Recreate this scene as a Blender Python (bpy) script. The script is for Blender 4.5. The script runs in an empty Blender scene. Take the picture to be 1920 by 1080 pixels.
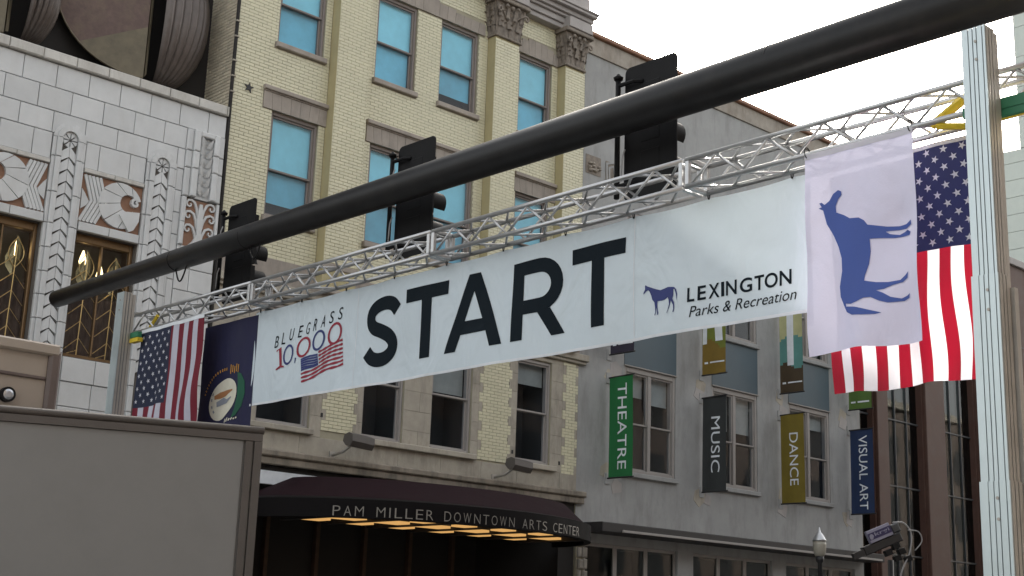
import bpy, bmesh, math, random
from mathutils import Matrix, Vector
random.seed(7)
S = bpy.context.scene
C = S.collection
R = math.radians

# ------------------------------------------------------------------ camera, world, sun, exposure
cam_d = bpy.data.cameras.new('camera'); cam = bpy.data.objects.new('camera', cam_d); C.objects.link(cam)
cam_d.sensor_width = 36; cam_d.lens = 48.53; cam_d.clip_end = 2000
_r = Vector((.7243, -.6887, .0341)).normalized(); _f = Vector((.6624, .7082, .2436)).normalized()
_u = _r.cross(_f).normalized(); _r = _f.cross(_u).normalized()
m = Matrix((_r, _u, -_f)).transposed().to_4x4(); m.translation = (0, 0, 1.65)
cam.matrix_world = m; S.camera = cam

SUN_EL = 26.0; SUN_DIR = Vector((.775, .632, 0))         # horizontal direction towards the sun
az = math.atan2(SUN_DIR.x, SUN_DIR.y)                     # clockwise from +Y
W = bpy.data.worlds.new('World'); S.world = W; W.use_nodes = True
wn = W.node_tree; bg = wn.nodes['Background']
sky = wn.nodes.new('ShaderNodeTexSky'); sky.sky_type = 'NISHITA'; sky.sun_disc = False
sky.sun_elevation = R(SUN_EL); sky.sun_rotation = az; sky.dust_density = 5.0; sky.air_density = 1.0; sky.ozone_density = 1.0
hs = wn.nodes.new('ShaderNodeHueSaturation'); hs.inputs['Saturation'].default_value = .30
wn.links.new(sky.outputs[0], hs.inputs['Color']); hz = wn.nodes.new('ShaderNodeMix'); hz.data_type = 'RGBA'; hz.blend_type = 'MULTIPLY'; hz.inputs[0].default_value = 1; hz.inputs[7].default_value = (1, .965, .90, 1)   # hazy warm air
wn.links.new(hs.outputs[0], hz.inputs[6]); wn.links.new(hz.outputs[2], bg.inputs['Color'])
bg.inputs['Strength'].default_value = .12
sl = bpy.data.lights.new('sun', 'SUN'); sl.energy = 3.0; sl.angle = R(.6); sl.color = (1, .93, .82)
sun = bpy.data.objects.new('sun', sl); C.objects.link(sun)
sd = Vector((SUN_DIR.x*math.cos(R(SUN_EL)), SUN_DIR.y*math.cos(R(SUN_EL)), math.sin(R(SUN_EL))))
sun.rotation_euler = sd.to_track_quat('Z', 'Y').to_euler(); sun.location = (30, 30, 40)
S.view_settings.view_transform = 'Standard'; S.view_settings.look = 'None'; S.view_settings.gamma = 1
S.view_settings.exposure = 2.25
S.render.engine = 'CYCLES'
S.cycles.max_bounces = 8

# ------------------------------------------------------------------ materials
MATS = {}
def mat(name, col, rough=.7, var=.12, scale=3.0, metal=0, bump=.15, bscale=60, dirt=0, dirtcol=(.12, .10, .08), piece=0,
        spec=.5, emit=None, estr=0, transl=0, streak=False, coat=0, wrinkle=0):
    m = bpy.data.materials.new(name); m.use_nodes = True; n = m.node_tree; N = n.nodes.new; L = n.links.new
    p = n.nodes['Principled BSDF']
    geo = N('ShaderNodeNewGeometry'); pos = geo.outputs['Position']
    no = N('ShaderNodeTexNoise'); no.inputs['Scale'].default_value = scale; no.inputs['Detail'].default_value = 6; no.inputs['Roughness'].default_value = .65
    L(pos, no.inputs['Vector'])
    mr = N('ShaderNodeMapRange'); mr.inputs[1].default_value = .3; mr.inputs[2].default_value = .7
    mr.inputs[3].default_value = 1-var; mr.inputs[4].default_value = 1+var; L(no.outputs[0], mr.inputs[0])
    val = mr.outputs[0]
    if piece:
        oi = N('ShaderNodeObjectInfo'); ad = N('ShaderNodeMath'); ad.operation = 'ADD'
        L(oi.outputs['Random'], ad.inputs[0]); L(geo.outputs['Random Per Island'], ad.inputs[1])
        fr = N('ShaderNodeMath'); fr.operation = 'FRACT'; L(ad.outputs[0], fr.inputs[0])
        m2 = N('ShaderNodeMapRange'); m2.inputs[3].default_value = 1-piece; m2.inputs[4].default_value = 1+piece; L(fr.outputs[0], m2.inputs[0])
        mu = N('ShaderNodeMath'); mu.operation = 'MULTIPLY'; L(val, mu.inputs[0]); L(m2.outputs[0], mu.inputs[1]); val = mu.outputs[0]
    vm = N('ShaderNodeVectorMath'); vm.operation = 'SCALE'; vm.inputs[0].default_value = col; L(val, vm.inputs['Scale'])
    out = vm.outputs[0]
    if dirt:
        mp = N('ShaderNodeMapping'); mp.inputs['Scale'].default_value = (1.3, 1.3, .35) if streak else (1, 1, 1); L(pos, mp.inputs['Vector'])
        n2 = N('ShaderNodeTexNoise'); n2.inputs['Scale'].default_value = 2.2; n2.inputs['Detail'].default_value = 9; n2.inputs['Roughness'].default_value = .7
        L(mp.outputs[0], n2.inputs['Vector'])
        r2 = N('ShaderNodeMapRange'); r2.inputs[1].default_value = .48; r2.inputs[2].default_value = .75; r2.inputs[4].default_value = dirt; L(n2.outputs[0], r2.inputs[0])
        mx = N('ShaderNodeMix'); mx.data_type = 'RGBA'; L(r2.outputs[0], mx.inputs[0]); L(out, mx.inputs[6]); mx.inputs[7].default_value = (*dirtcol, 1); out = mx.outputs[2]
    L(out, p.inputs['Base Color'])
    p.inputs['Roughness'].default_value = rough; p.inputs['Metallic'].default_value = metal; p.inputs['Specular IOR Level'].default_value = spec
    if coat: p.inputs['Coat Weight'].default_value = coat; p.inputs['Coat Roughness'].default_value = .1
    if rough > .12 and metal < 1:
        rr = N('ShaderNodeMapRange'); rr.inputs[3].default_value = max(.03, rough-.12); rr.inputs[4].default_value = min(1, rough+.12); L(no.outputs[0], rr.inputs[0]); L(rr.outputs[0], p.inputs['Roughness'])
    if bump:
        n3 = N('ShaderNodeTexNoise'); n3.inputs['Scale'].default_value = bscale; n3.inputs['Detail'].default_value = 4; L(pos, n3.inputs['Vector'])
        b = N('ShaderNodeBump'); b.inputs['Strength'].default_value = bump; b.inputs['Distance'].default_value = .01; L(n3.outputs[0], b.inputs['Height'])
        if wrinkle:
            mp2 = N('ShaderNodeMapping'); mp2.inputs['Rotation'].default_value = (.5, 0, 0); mp2.inputs['Scale'].default_value = (1, 1.0, .55); L(pos, mp2.inputs['Vector'])
            n4 = N('ShaderNodeTexNoise'); n4.inputs['Scale'].default_value = 2.3; n4.inputs['Detail'].default_value = 2.5; n4.inputs['Distortion'].default_value = .8; L(mp2.outputs[0], n4.inputs['Vector'])
            b2 = N('ShaderNodeBump'); b2.inputs['Strength'].default_value = wrinkle; b2.inputs['Distance'].default_value = .05
            L(n4.outputs[0], b2.inputs['Height']); L(b.outputs[0], b2.inputs['Normal']); b = b2
        L(b.outputs[0], p.inputs['Normal'])
    if emit: p.inputs['Emission Color'].default_value = (*emit, 1); p.inputs['Emission Strength'].default_value = estr
    if transl:
        tr = N('ShaderNodeBsdfTranslucent'); L(out, tr.inputs['Color']); ms = N('ShaderNodeMixShader'); ms.inputs[0].default_value = transl
        o = n.nodes['Material Output']; L(p.outputs[0], ms.inputs[1]); L(tr.outputs[0], ms.inputs[2]); L(ms.outputs[0], o.inputs['Surface'])
    MATS[name] = m; return m
def glassmat(name, tint=(.9, .95, 1), refl=.0):
    m = bpy.data.materials.new(name); m.use_nodes = True; n = m.node_tree; N = n.nodes.new; L = n.links.new
    n.nodes.remove(n.nodes['Principled BSDF'])
    geo = N('ShaderNodeNewGeometry'); no = N('ShaderNodeTexNoise'); no.inputs['Scale'].default_value = .9; L(geo.outputs['Position'], no.inputs['Vector'])
    b = N('ShaderNodeBump'); b.inputs['Strength'].default_value = .06; b.inputs['Distance'].default_value = .05; L(no.outputs[0], b.inputs['Height'])
    def M(op, a, c):
        q = N('ShaderNodeMath'); q.operation = op
        for i, v in enumerate((a, c)):
            if v is None: continue
            if isinstance(v, (int, float)): q.inputs[i].default_value = v
            else: L(v, q.inputs[i])
        return q.outputs[0]
    dt = N('ShaderNodeVectorMath'); dt.operation = 'DOT_PRODUCT'; L(geo.outputs['Normal'], dt.inputs[0]); L(geo.outputs['Incoming'], dt.inputs[1])
    sch = M('ADD', M('MULTIPLY', M('POWER', M('SUBTRACT', 1.0, M('ABSOLUTE', dt.outputs['Value'], None)), 5.0), .92), .04)   # Schlick, the same from both sides
    ad = N('ShaderNodeMath'); ad.operation = 'ADD'; ad.inputs[1].default_value = refl; L(sch, ad.inputs[0])
    t = N('ShaderNodeBsdfTransparent'); t.inputs['Color'].default_value = (*tint, 1)
    g = N('ShaderNodeBsdfGlossy'); g.inputs['Roughness'].default_value = .02; g.inputs['Color'].default_value = (.95, .97, 1, 1); L(b.outputs[0], g.inputs['Normal'])
    ms = N('ShaderNodeMixShader'); L(ad.outputs[0], ms.inputs[0]); L(t.outputs[0], ms.inputs[1]); L(g.outputs[0], ms.inputs[2]); L(ms.outputs[0], n.nodes['Material Output'].inputs['Surface'])
    MATS[name] = m; return m

mat('asphalt', (.05, .05, .052), .9, bump=.4, bscale=120)
mat('concrete', (.32, .31, .29), .85, dirt=.4)
mat('terracotta', (.55, .565, .57), .38, var=.06, piece=.055, bump=.05, dirt=.22, dirtcol=(.33, .31, .28), streak=True)
mat('terracotta_coping', (.50, .49, .46), .5, var=.1, piece=.07, dirt=.5, dirtcol=(.22, .19, .15), streak=True)
mat('terracotta_joint', (.12, .11, .10), .9)
mat('terracotta_brown', (.24, .125, .075), .6, var=.15, dirt=.3)
mat('bronze', (.17, .105, .05), .42, metal=.55, var=.2)
mat('gold_bar', (.50, .36, .16), .3, metal=.8)
mat('leaf_glass', (.42, .36, .19), .22, metal=.5, var=.35, scale=7, bump=.3, bscale=14)
mat('dark_room', (.03, .025, .02), .9)
mat('curtain_brown', (.075, .045, .03), .9, var=.25, scale=6)
mat('brick_cream', (.61, .585, .425), .36, var=.05, scale=.8, piece=.03, bump=.08, dirt=.10, dirtcol=(.34, .30, .20), streak=True)
mat('mortar', (.34, .315, .235), .95, bump=.3)
mat('stucco_olive', (.40, .35, .20), .8, var=.08, scale=2, dirt=.3, dirtcol=(.26, .22, .13), streak=True)
mat('brick_side', (.60, .54, .42), .7, piece=.12, dirt=.12)
mat('brownstone', (.32, .285, .25), .85, var=.12, piece=.06, dirt=.45, dirtcol=(.12, .11, .10), streak=True)
mat('stone', (.37, .34, .285), .85, var=.14, piece=.06, dirt=.75, dirtcol=(.15, .135, .115), streak=True)
mat('stone_stained', (.24, .21, .17), .9, var=.25, dirt=.8, dirtcol=(.05, .045, .04), streak=True, bump=.4, bscale=25)
mat('cornice_grey', (.36, .34, .33), .75, var=.08, dirt=.35, dirtcol=(.2, .18, .17), streak=True)
mat('carved', (.20, .17, .14), .7, var=.3, scale=9, dirt=.4, dirtcol=(.06, .05, .045), bump=.3, bscale=30)
mat('window_trim', (.21, .18, .165), .6, var=.06)
mat('film_sky_pale', (.22, .60, .70), .5, var=.14, scale=.9, bump=.02, piece=.10)  # window film tint with the blue sky reflection put into the colour
mat('film_sky_deep', (.11, .40, .52), .5, var=.22, scale=.9, bump=.02, piece=.18)
mat('iron_black', (.015, .015, .017), .5)
mat('stucco_grey', (.325, .33, .328), .9, var=.10, scale=1.5, dirt=.65, streak=True, dirtcol=(.19, .187, .18), bump=.25, bscale=45)
mat('stucco_frieze', (.33, .30, .26), .9, var=.2, dirt=.7, dirtcol=(.16, .12, .09), streak=True)
mat('copper_coping', (.25, .13, .08), .6, var=.3)
mat('spandrel_blue', (.06, .095, .12), .45, var=.08, scale=.8)
mat('trim_grey', (.30, .28, .265), .6, var=.05)
mat('window_dark', (.02, .022, .024), .9)
mat('blind', (.28, .29, .27), .8)
glassmat('glass'); glassmat('glass_dark', (.4, .45, .45), .0)
mat('brown_panel', (.075, .036, .026), .6, var=.12, dirt=.25)
mat('mullion_dark', (.045, .05, .055), .4)
mat('pale_panel', (.52, .58, .54), .45, var=.04, piece=.03)
mat('steel_arm', (.013, .0135, .015), .40, spec=.35, dirt=.5, dirtcol=(.034, .031, .028), var=.25, metal=.15, bump=.10, bscale=40)
mat('rubber_black', (.007, .007, .008), .6, spec=.25)
mat('signal_black', (.005, .005, .006), .6, spec=.2, var=.1)
mat('aluminium', (.50, .51, .52), .36, metal=.8, var=.08, scale=8, bump=.05)
mat('aluminium_mast', (.58, .66, .68), .38, metal=.55, var=.06, scale=5, bump=.05)
mat('mast_groove', (.16, .20, .22), .6)
mat('steel_grey', (.42, .40, .37), .5, metal=.5)
mat('green_paint', (.025, .17, .085), .5, var=.15)
mat('yellow_paint', (.65, .48, .03), .5, var=.15)
mat('banner_white', (.58, .67, .73), .75, var=.03, scale=1.5, bump=.1, bscale=300, transl=.06, wrinkle=1.0)
mat('print_navy', (.006, .012, .018), .7, spec=.12, var=.05, wrinkle=.4)
mat('print_blue', (.022, .035, .16), .65)
mat('print_red', (.26, .012, .035), .65)
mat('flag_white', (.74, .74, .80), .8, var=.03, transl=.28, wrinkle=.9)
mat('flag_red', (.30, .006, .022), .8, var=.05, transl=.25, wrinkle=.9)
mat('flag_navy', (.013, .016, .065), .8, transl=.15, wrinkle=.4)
mat('flag_lavender', (.78, .77, .96), .8, var=.02, transl=.035, wrinkle=.7)
mat('flag_horse_blue', (.07, .12, .40), .8, var=.03, transl=.02)
mat('flag_white_shaded', (.47, .47, .55), .8, var=.08, wrinkle=1.0); mat('flag_red_shaded', (.15, .006, .02), .8, var=.1, wrinkle=1.0); mat('flag_navy_shaded', (.011, .017, .045), .8, wrinkle=.8)  # left flag: its shade is put into darker copies of the flag colours
mat('flag_deep_navy', (.011, .012, .05), .8, wrinkle=.4)
mat('seal_cream', (.62, .60, .50), .8); mat('seal_gold', (.50, .25, .04), .8); mat('seal_green', (.01, .09, .05), .8); mat('seal_brown', (.33, .15, .06), .8); mat('seal_grey', (.22, .24, .28), .8)
mat('trailer_panel', (.235, .238, .235), .42, var=.05, scale=.5, dirt=.18, dirtcol=(.16, .16, .157), bump=.03)
mat('trailer_frame', (.10, .09, .083), .5, var=.08)
mat('truck_beige', (.36, .31, .26), .45, var=.03, dirt=.15, dirtcol=(.3, .27, .24), bump=.03)
mat('truck_trim', (.13, .10, .09), .5)
mat('lens', (.5, .52, .55), .1, metal=.7)
mat('awning_plum', (.018, .008, .011), .8, spec=.1, var=.15)
mat('awning_black', (.008, .007, .0075), .7, spec=.1)
mat('sign_letter', (.24, .225, .2), .4)
mat('soffit_lamp', (.4, .22, .07), .6, emit=(1, .55, .18), estr=.14, bump=0)
mat('lamp_glow', (1, .8, .45), .6, emit=(1, .74, .33), estr=1.1, bump=0)
mat('shell_metal', (.105, .088, .08), .4, var=.2, metal=.35, scale=5)
mat('shell_seam', (.02, .017, .016), .8)
mat('shell_disc', (.115, .078, .068), .75, var=.2, scale=9, dirt=.4, dirtcol=(.20, .165, .10))
mat('shell_olive', (.125, .105, .068), .6, var=.25, scale=4)
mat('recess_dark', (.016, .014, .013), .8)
mat('ban_green', (.012, .14, .04), .75, var=.06, transl=.1); mat('ban_charcoal', (.03, .034, .035), .75); mat('ban_mustard', (.17, .13, .016), .75, transl=.1)
mat('ban_navy', (.011, .028, .085), .75); mat('ban_olive', (.16, .19, .03), .75); mat('ban_brown', (.20, .13, .02), .75); mat('ban_cream', (.45, .45, .24), .75); mat('ban_teal', (.10, .26, .24), .75); mat('ban_umber', (.06, .04, .02), .75); mat('ban_violet', (.03, .025, .045), .75); mat('ban_white', (.68, .72, .76), .75); mat('ban_moss', (.08, .15, .03), .75)
mat('globe', (.33, .31, .26), .35); mat('cable_white', (.3, .3, .31), .5); mat('label_lilac', (.24, .24, .32), .5); mat('label_purple', (.025, .02, .08), .5)
mat('rough_stone', (.26, .24, .21), .95, var=.3, bump=.6, bscale=12)
mat('brick_dark', (.11, .085, .07), .9, var=.2)
mat('storefront', (.022, .02, .02), .6)

# ------------------------------------------------------------------ mesh helpers
class MB:
    def __init__(s): s.v = []; s.f = []; s.m = []
    def add(s, vs, fs, mi=0):
        o = len(s.v); s.v += [tuple(v) for v in vs]; s.f += [tuple(i+o for i in f) for f in fs]; s.m += [mi]*len(fs); return s
    def box(s, x0, x1, y0, y1, z0, z1, mi=0):
        return s.add([(x0,y0,z0),(x1,y0,z0),(x1,y1,z0),(x0,y1,z0),(x0,y0,z1),(x1,y0,z1),(x1,y1,z1),(x0,y1,z1)],
                     [(0,3,2,1),(4,5,6,7),(0,1,5,4),(1,2,6,5),(2,3,7,6),(3,0,4,7)], mi)
    def quad(s, *p, mi=0): return s.add(p, [tuple(range(len(p)))], mi)
    def bbox(s, x0, x1, y0, y1, z0, z1, b=.006, mi=0):      # box, front (-Y) face chamfered
        vs = [(x0,y1,z0),(x1,y1,z0),(x1,y1,z1),(x0,y1,z1),(x0,y0+b,z0),(x1,y0+b,z0),(x1,y0+b,z1),(x0,y0+b,z1),
              (x0+b,y0,z0+b),(x1-b,y0,z0+b),(x1-b,y0,z1-b),(x0+b,y0,z1-b)]
        fs = [(0,1,2,3)]+[(a,a+4,(a+1)%4+4,(a+1)%4) for a in range(4)]+[(4+a,8+a,8+(a+1)%4,4+(a+1)%4) for a in range(4)]+[(8,11,10,9)]
        return s.add(vs, fs, mi)
    def prism(s, poly, fn, d0, d1, mi=0):                   # poly 2D -> fn(a,b,d) 3D
        n = len(poly); vs = [fn(a,b,d0) for a,b in poly]+[fn(a,b,d1) for a,b in poly]
        return s.add(vs, [tuple(range(n)), tuple(range(2*n-1, n-1, -1))]+[(i,(i+1)%n,(i+1)%n+n,i+n) for i in range(n)], mi)
    def tube(s, pts, r, n=8, mi=0, cap=True):
        pts = [Vector(p) for p in pts]; k = len(pts); vs = []
        rs = r if isinstance(r, (list, tuple)) else [r]*k
        up = None
        for i, p in enumerate(pts):
            t = (pts[min(i+1,k-1)]-pts[max(i-1,0)]).normalized()
            if up is None: up = Vector((0,0,1)) if abs(t.z) < .9 else Vector((1,0,0))
            a = t.cross(up).normalized(); b = a.cross(t).normalized(); up = b
            for j in range(n):
                q = 2*math.pi*j/n; vs.append(p+(a*math.cos(q)+b*math.sin(q))*rs[i])
        fs = [(i*n+j, i*n+(j+1)%n, (i+1)*n+(j+1)%n, (i+1)*n+j) for i in range(k-1) for j in range(n)]
        if cap: fs += [tuple(range(n-1,-1,-1)), tuple(range((k-1)*n, k*n))]
        return s.add(vs, fs, mi)
    def lathe(s, prof, c=(0,0,0), n=16, mi=0):              # prof [(r,z)]
        k = len(prof); vs = [(c[0]+r*math.cos(2*math.pi*j/n), c[1]+r*math.sin(2*math.pi*j/n), c[2]+z) for r,z in prof for j in range(n)]
        fs = [(i*n+j, i*n+(j+1)%n, (i+1)*n+(j+1)%n, (i+1)*n+j) for i in range(k-1) for j in range(n)]
        fs += [tuple(range(n-1,-1,-1)), tuple(range((k-1)*n, k*n))]
        return s.add(vs, fs, mi)
    def grid(s, nu, nv, fn, mifn=None):
        vs = [fn(i/nu, j/nv) for j in range(nv+1) for i in range(nu+1)]
        o = len(s.v); s.v += [tuple(v) for v in vs]
        for j in range(nv):
            for i in range(nu):
                a = o+j*(nu+1)+i; s.f.append((a, a+1, a+nu+2, a+nu+1)); s.m.append(mifn((i+.5)/nu, (j+.5)/nv) if mifn else 0)
        return s
    def mesh(s, name, mats, smooth=False):
        me = bpy.data.meshes.new(name); me.from_pydata(s.v, [], s.f)
        for mm in ([mats] if isinstance(mats, str) else mats): me.materials.append(MATS[mm])
        me.polygons.foreach_set('material_index', s.m)
        if smooth: me.polygons.foreach_set('use_smooth', [True]*len(me.polygons))
        me.update(); return me
    def build(s, name, mats, parent=None, smooth=False, auto=False):
        return link(name, s.mesh(name, mats, smooth or auto), parent, auto)
ROOT = {}
def link(name, me, parent=None, auto=False, loc=None):
    o = bpy.data.objects.new(name, me); C.objects.link(o)
    if loc is not None: o.location = loc
    if parent is not None:
        o.parent = parent
        if parent.name in ROOT: o.matrix_parent_inverse = ROOT[parent.name]
    if auto:
        md = o.modifiers.new('edge', 'EDGE_SPLIT'); md.split_angle = R(38)
    return o
def tag(o, label, cat, group=None):
    o['label'] = label; o['category'] = cat
    if group: o['group'] = group
    return o
def thing(name, loc, label, cat, group=None, local=False):
    o = bpy.data.objects.new(name, None); C.objects.link(o); o.location = loc; o.empty_display_size = .3
    if not local: ROOT[o.name] = Matrix.Translation(-Vector(loc))
    return tag(o, label, cat, group)
def struct(o, kind='structure'): o['kind'] = kind; return o
def copy_tree(o, parent=None):
    c = o.copy(); C.objects.link(c); c.parent = parent
    for ch in list(o.children): copy_tree(ch, c)
    return c
FY = 24.0
def F(x, z, out=0): return (x, FY-out, z)
def Fd(a, b, d): return (a, FY-d, b)

def text2d(body, bold=0.0):
    cu = bpy.data.curves.new('t', 'FONT'); cu.body = body; cu.offset = bold; cu.resolution_u = 5
    o = bpy.data.objects.new('t', cu); C.objects.link(o)
    dg = bpy.context.evaluated_depsgraph_get(); me = bpy.data.meshes.new_from_object(o.evaluated_get(dg))
    vs = [(v.co.x, v.co.y) for v in me.vertices]; fs = [tuple(p.vertices) for p in me.polygons]
    bpy.data.objects.remove(o); bpy.data.meshes.remove(me)
    x0 = min(v[0] for v in vs); x1 = max(v[0] for v in vs); y0 = min(v[1] for v in vs); y1 = max(v[1] for v in vs)
    return [((x-x0)/(x1-x0), (y-y0)/(y1-y0)) for x, y in vs], fs, (x1-x0)/(y1-y0)
def slice2d(vs, fs, du, dv):                                # cut a flat 2D mesh on a grid so that it can follow folds
    bm = bmesh.new(); bv = [bm.verts.new((x, y, 0)) for x, y in vs]
    for f in fs:
        try: bm.faces.new([bv[i] for i in f])
        except ValueError: pass
    for ax, d in ((0, du), (1, dv)):
        lo = min(v[ax] for v in vs); hi = max(v[ax] for v in vs); k = math.ceil(lo/d)
        while k*d < hi:
            no = (1,0,0) if ax == 0 else (0,1,0); co = (k*d,0,0) if ax == 0 else (0,k*d,0)
            bmesh.ops.bisect_plane(bm, geom=bm.verts[:]+bm.edges[:]+bm.faces[:], plane_co=co, plane_no=no); k += 1
    bm.verts.index_update(); r = ([(v.co.x, v.co.y) for v in bm.verts], [tuple(v.index for v in f.verts) for f in bm.faces]); bm.free(); return r
def strip(pts, w):                                          # thick polyline -> quads
    vs = []; n = len(pts)
    for i, (x, y) in enumerate(pts):
        a = pts[max(i-1,0)]; b = pts[min(i+1,n-1)]; dx, dy = b[0]-a[0], b[1]-a[1]; l = math.hypot(dx, dy) or 1
        ww = w[i] if isinstance(w, (list, tuple)) else w
        vs += [(x-dy/l*ww/2, y+dx/l*ww/2), (x+dy/l*ww/2, y-dx/l*ww/2)]
    return vs, [(2*i, 2*i+1, 2*i+3, 2*i+2) for i in range(n-1)]
def merge2d(*ms):
    V = []; Fc = []
    for vs, fs in ms:
        o = len(V); V += vs; Fc += [tuple(i+o for i in f) for f in fs]
    return V, Fc

# ------------------------------------------------------------------ ground
g = MB().quad((-400,-400,0),(400,-400,0),(400,400,0),(-400,400,0)); struct(g.build('ground', 'asphalt'))
pv = MB().box(-60, 90, 19.8, 24.6, .0, .13); struct(pv.build('pavement', 'concrete'))
pv = MB().box(-60, 90, -4.0, 3.4, .0, .13); struct(pv.build('pavement', 'concrete'))

OB = thing('unseen_opposite_building', (25, -14, 0), 'unseen brick row added across the street from the arts centre to shade the facades, mirrored in its lower windows', 'building')  # out of view; added, with its height set to shade the lower facades
mb = MB().box(-14, 150, -22, -4.6, .1, 18.5); mb.build('wall', 'brick_dark', OB)
MB().box(-14.2, 150.2, -22, -4.35, 18.5, 19.0).build('cornice', 'stone', OB)
for i in range(48):
    for z in (1.0, 5.2, 9.6, 13.8): MB().box(-12.4+i*3.3, -10.6+i*3.3, -4.62, -4.55, z, z+2.6).build('window', 'window_dark', OB)

# ================================================================== cream terracotta building (left)
LB = thing('terracotta_building', (11.2, FY, 0), 'low art deco building clad in white glazed terracotta blocks with chevron pilasters', 'building')
XL0, XL1 = 3.5, 14.1
core = MB()                                                 # dark joint backing with window openings
pil = [8.47, 10.43, 12.39]; PW = .67
bays = [(6.5+PW-.02, 8.45), (9.12, 10.42), (11.11, 12.38)]
def wall_holes(mb, x0, x1, z0, z1, holes, out, depth, mi=0):
    xs = sorted({x0, x1, *[h[0] for h in holes], *[h[1] for h in holes]}); zs = sorted({z0, z1, *[h[2] for h in holes], *[h[3] for h in holes]})
    for a, b in zip(xs, xs[1:]):
        for c, d in zip(zs, zs[1:]):
            cx, cz = (a+b)/2, (c+d)/2
            if any(h[0] < cx < h[1] and h[2] < cz < h[3] for h in holes): continue
            mb.quad(F(a,c,out), F(b,c,out), F(b,d,out), F(a,d,out), mi=mi)
    for a, b, c, d in holes:
        q = out-depth
        mb.quad(F(a,c,out),F(a,d,out),F(a,d,q),F(a,c,q),mi=mi); mb.quad(F(b,c,out),F(b,c,q),F(b,d,q),F(b,d,out),mi=mi)
        mb.quad(F(a,d,out),F(b,d,out),F(b,d,q),F(a,d,q),mi=mi); mb.quad(F(a,c,out),F(a,c,q),F(b,c,q),F(b,c,out),mi=mi)
wall_holes(core, XL0, XL1, 0.13, 11.9, [(a, b, 6.38, 8.78) for a, b in bays], 0, .35)
core.box(XL0, XL1, FY+1.12, FY+9, .1, 12.0)
core.box(XL0, XL1, FY+.02, FY+1.2, 11.6, 11.9)
LW = core.build('wall', 'terracotta_joint', LB)
J = .012
def blk(x0, x1, z0, z1, out=.05, m='terracotta', parent=LW, name='terracotta_block'):
    return MB().bbox(x0+J/2, x1-J/2, FY-out, FY+.02, z0+J/2, z1-J/2, .009).build(name, m, parent)
rows = [11.91, 11.435, 10.97, 10.545]
for i in range(3):
    off = [9.70, 9.39, 9.73][i]-.664*6; x = off
    while x < XL1:
        x0, x1 = max(x, XL0), min(x+.664, XL1)
        if i > 0 and x1 > 13.22 and x0 < 13.22: x1 = 13.22
        if i > 0 and x0 >= 13.2: break
        if x1-x0 > .05: blk(x0, x1, rows[i+1], rows[i], .05+random.uniform(-.004, .004))
        x += .664
for a, b in bays:                                           # short row and moulding over each frieze
    blk(a, a+.28, 10.02, 10.545); blk(a+.28, a+.93, 10.02, 10.545); blk(a+.93, b, 10.02, 10.545)
    for k in range(2): blk(a+(b-a)*k/2, a+(b-a)*(k+1)/2, 9.93, 10.02, .085, 'terracotta_coping', LW, 'moulding')
    for k in range(2): blk(a+(b-a)*k/2, a+(b-a)*(k+1)/2, 8.78, 8.96, .085, 'terracotta', LW, 'moulding')
    blk(a, a+.66, 5.9, 6.36, .07); blk(a+.66, b, 5.9, 6.36, .07)
    for k in range(2):
        for j in range(6): blk(a+(b-a)*k/2, a+(b-a)*(k+1)/2, 5.9-.46*(j+1), 5.9-.46*j, .05)
x = 9.36-.67*9                                              # coping
CP = None
while x < XL1:
    a, b = max(x, XL0), min(x+.67, XL1)
    if b-a > .04: MB().bbox(a+J/2, b-J/2, FY-.14, FY+.34, 11.92, 12.125, .02).build('coping_stone', 'terracotta_coping', LW)
    x += .67
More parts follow.
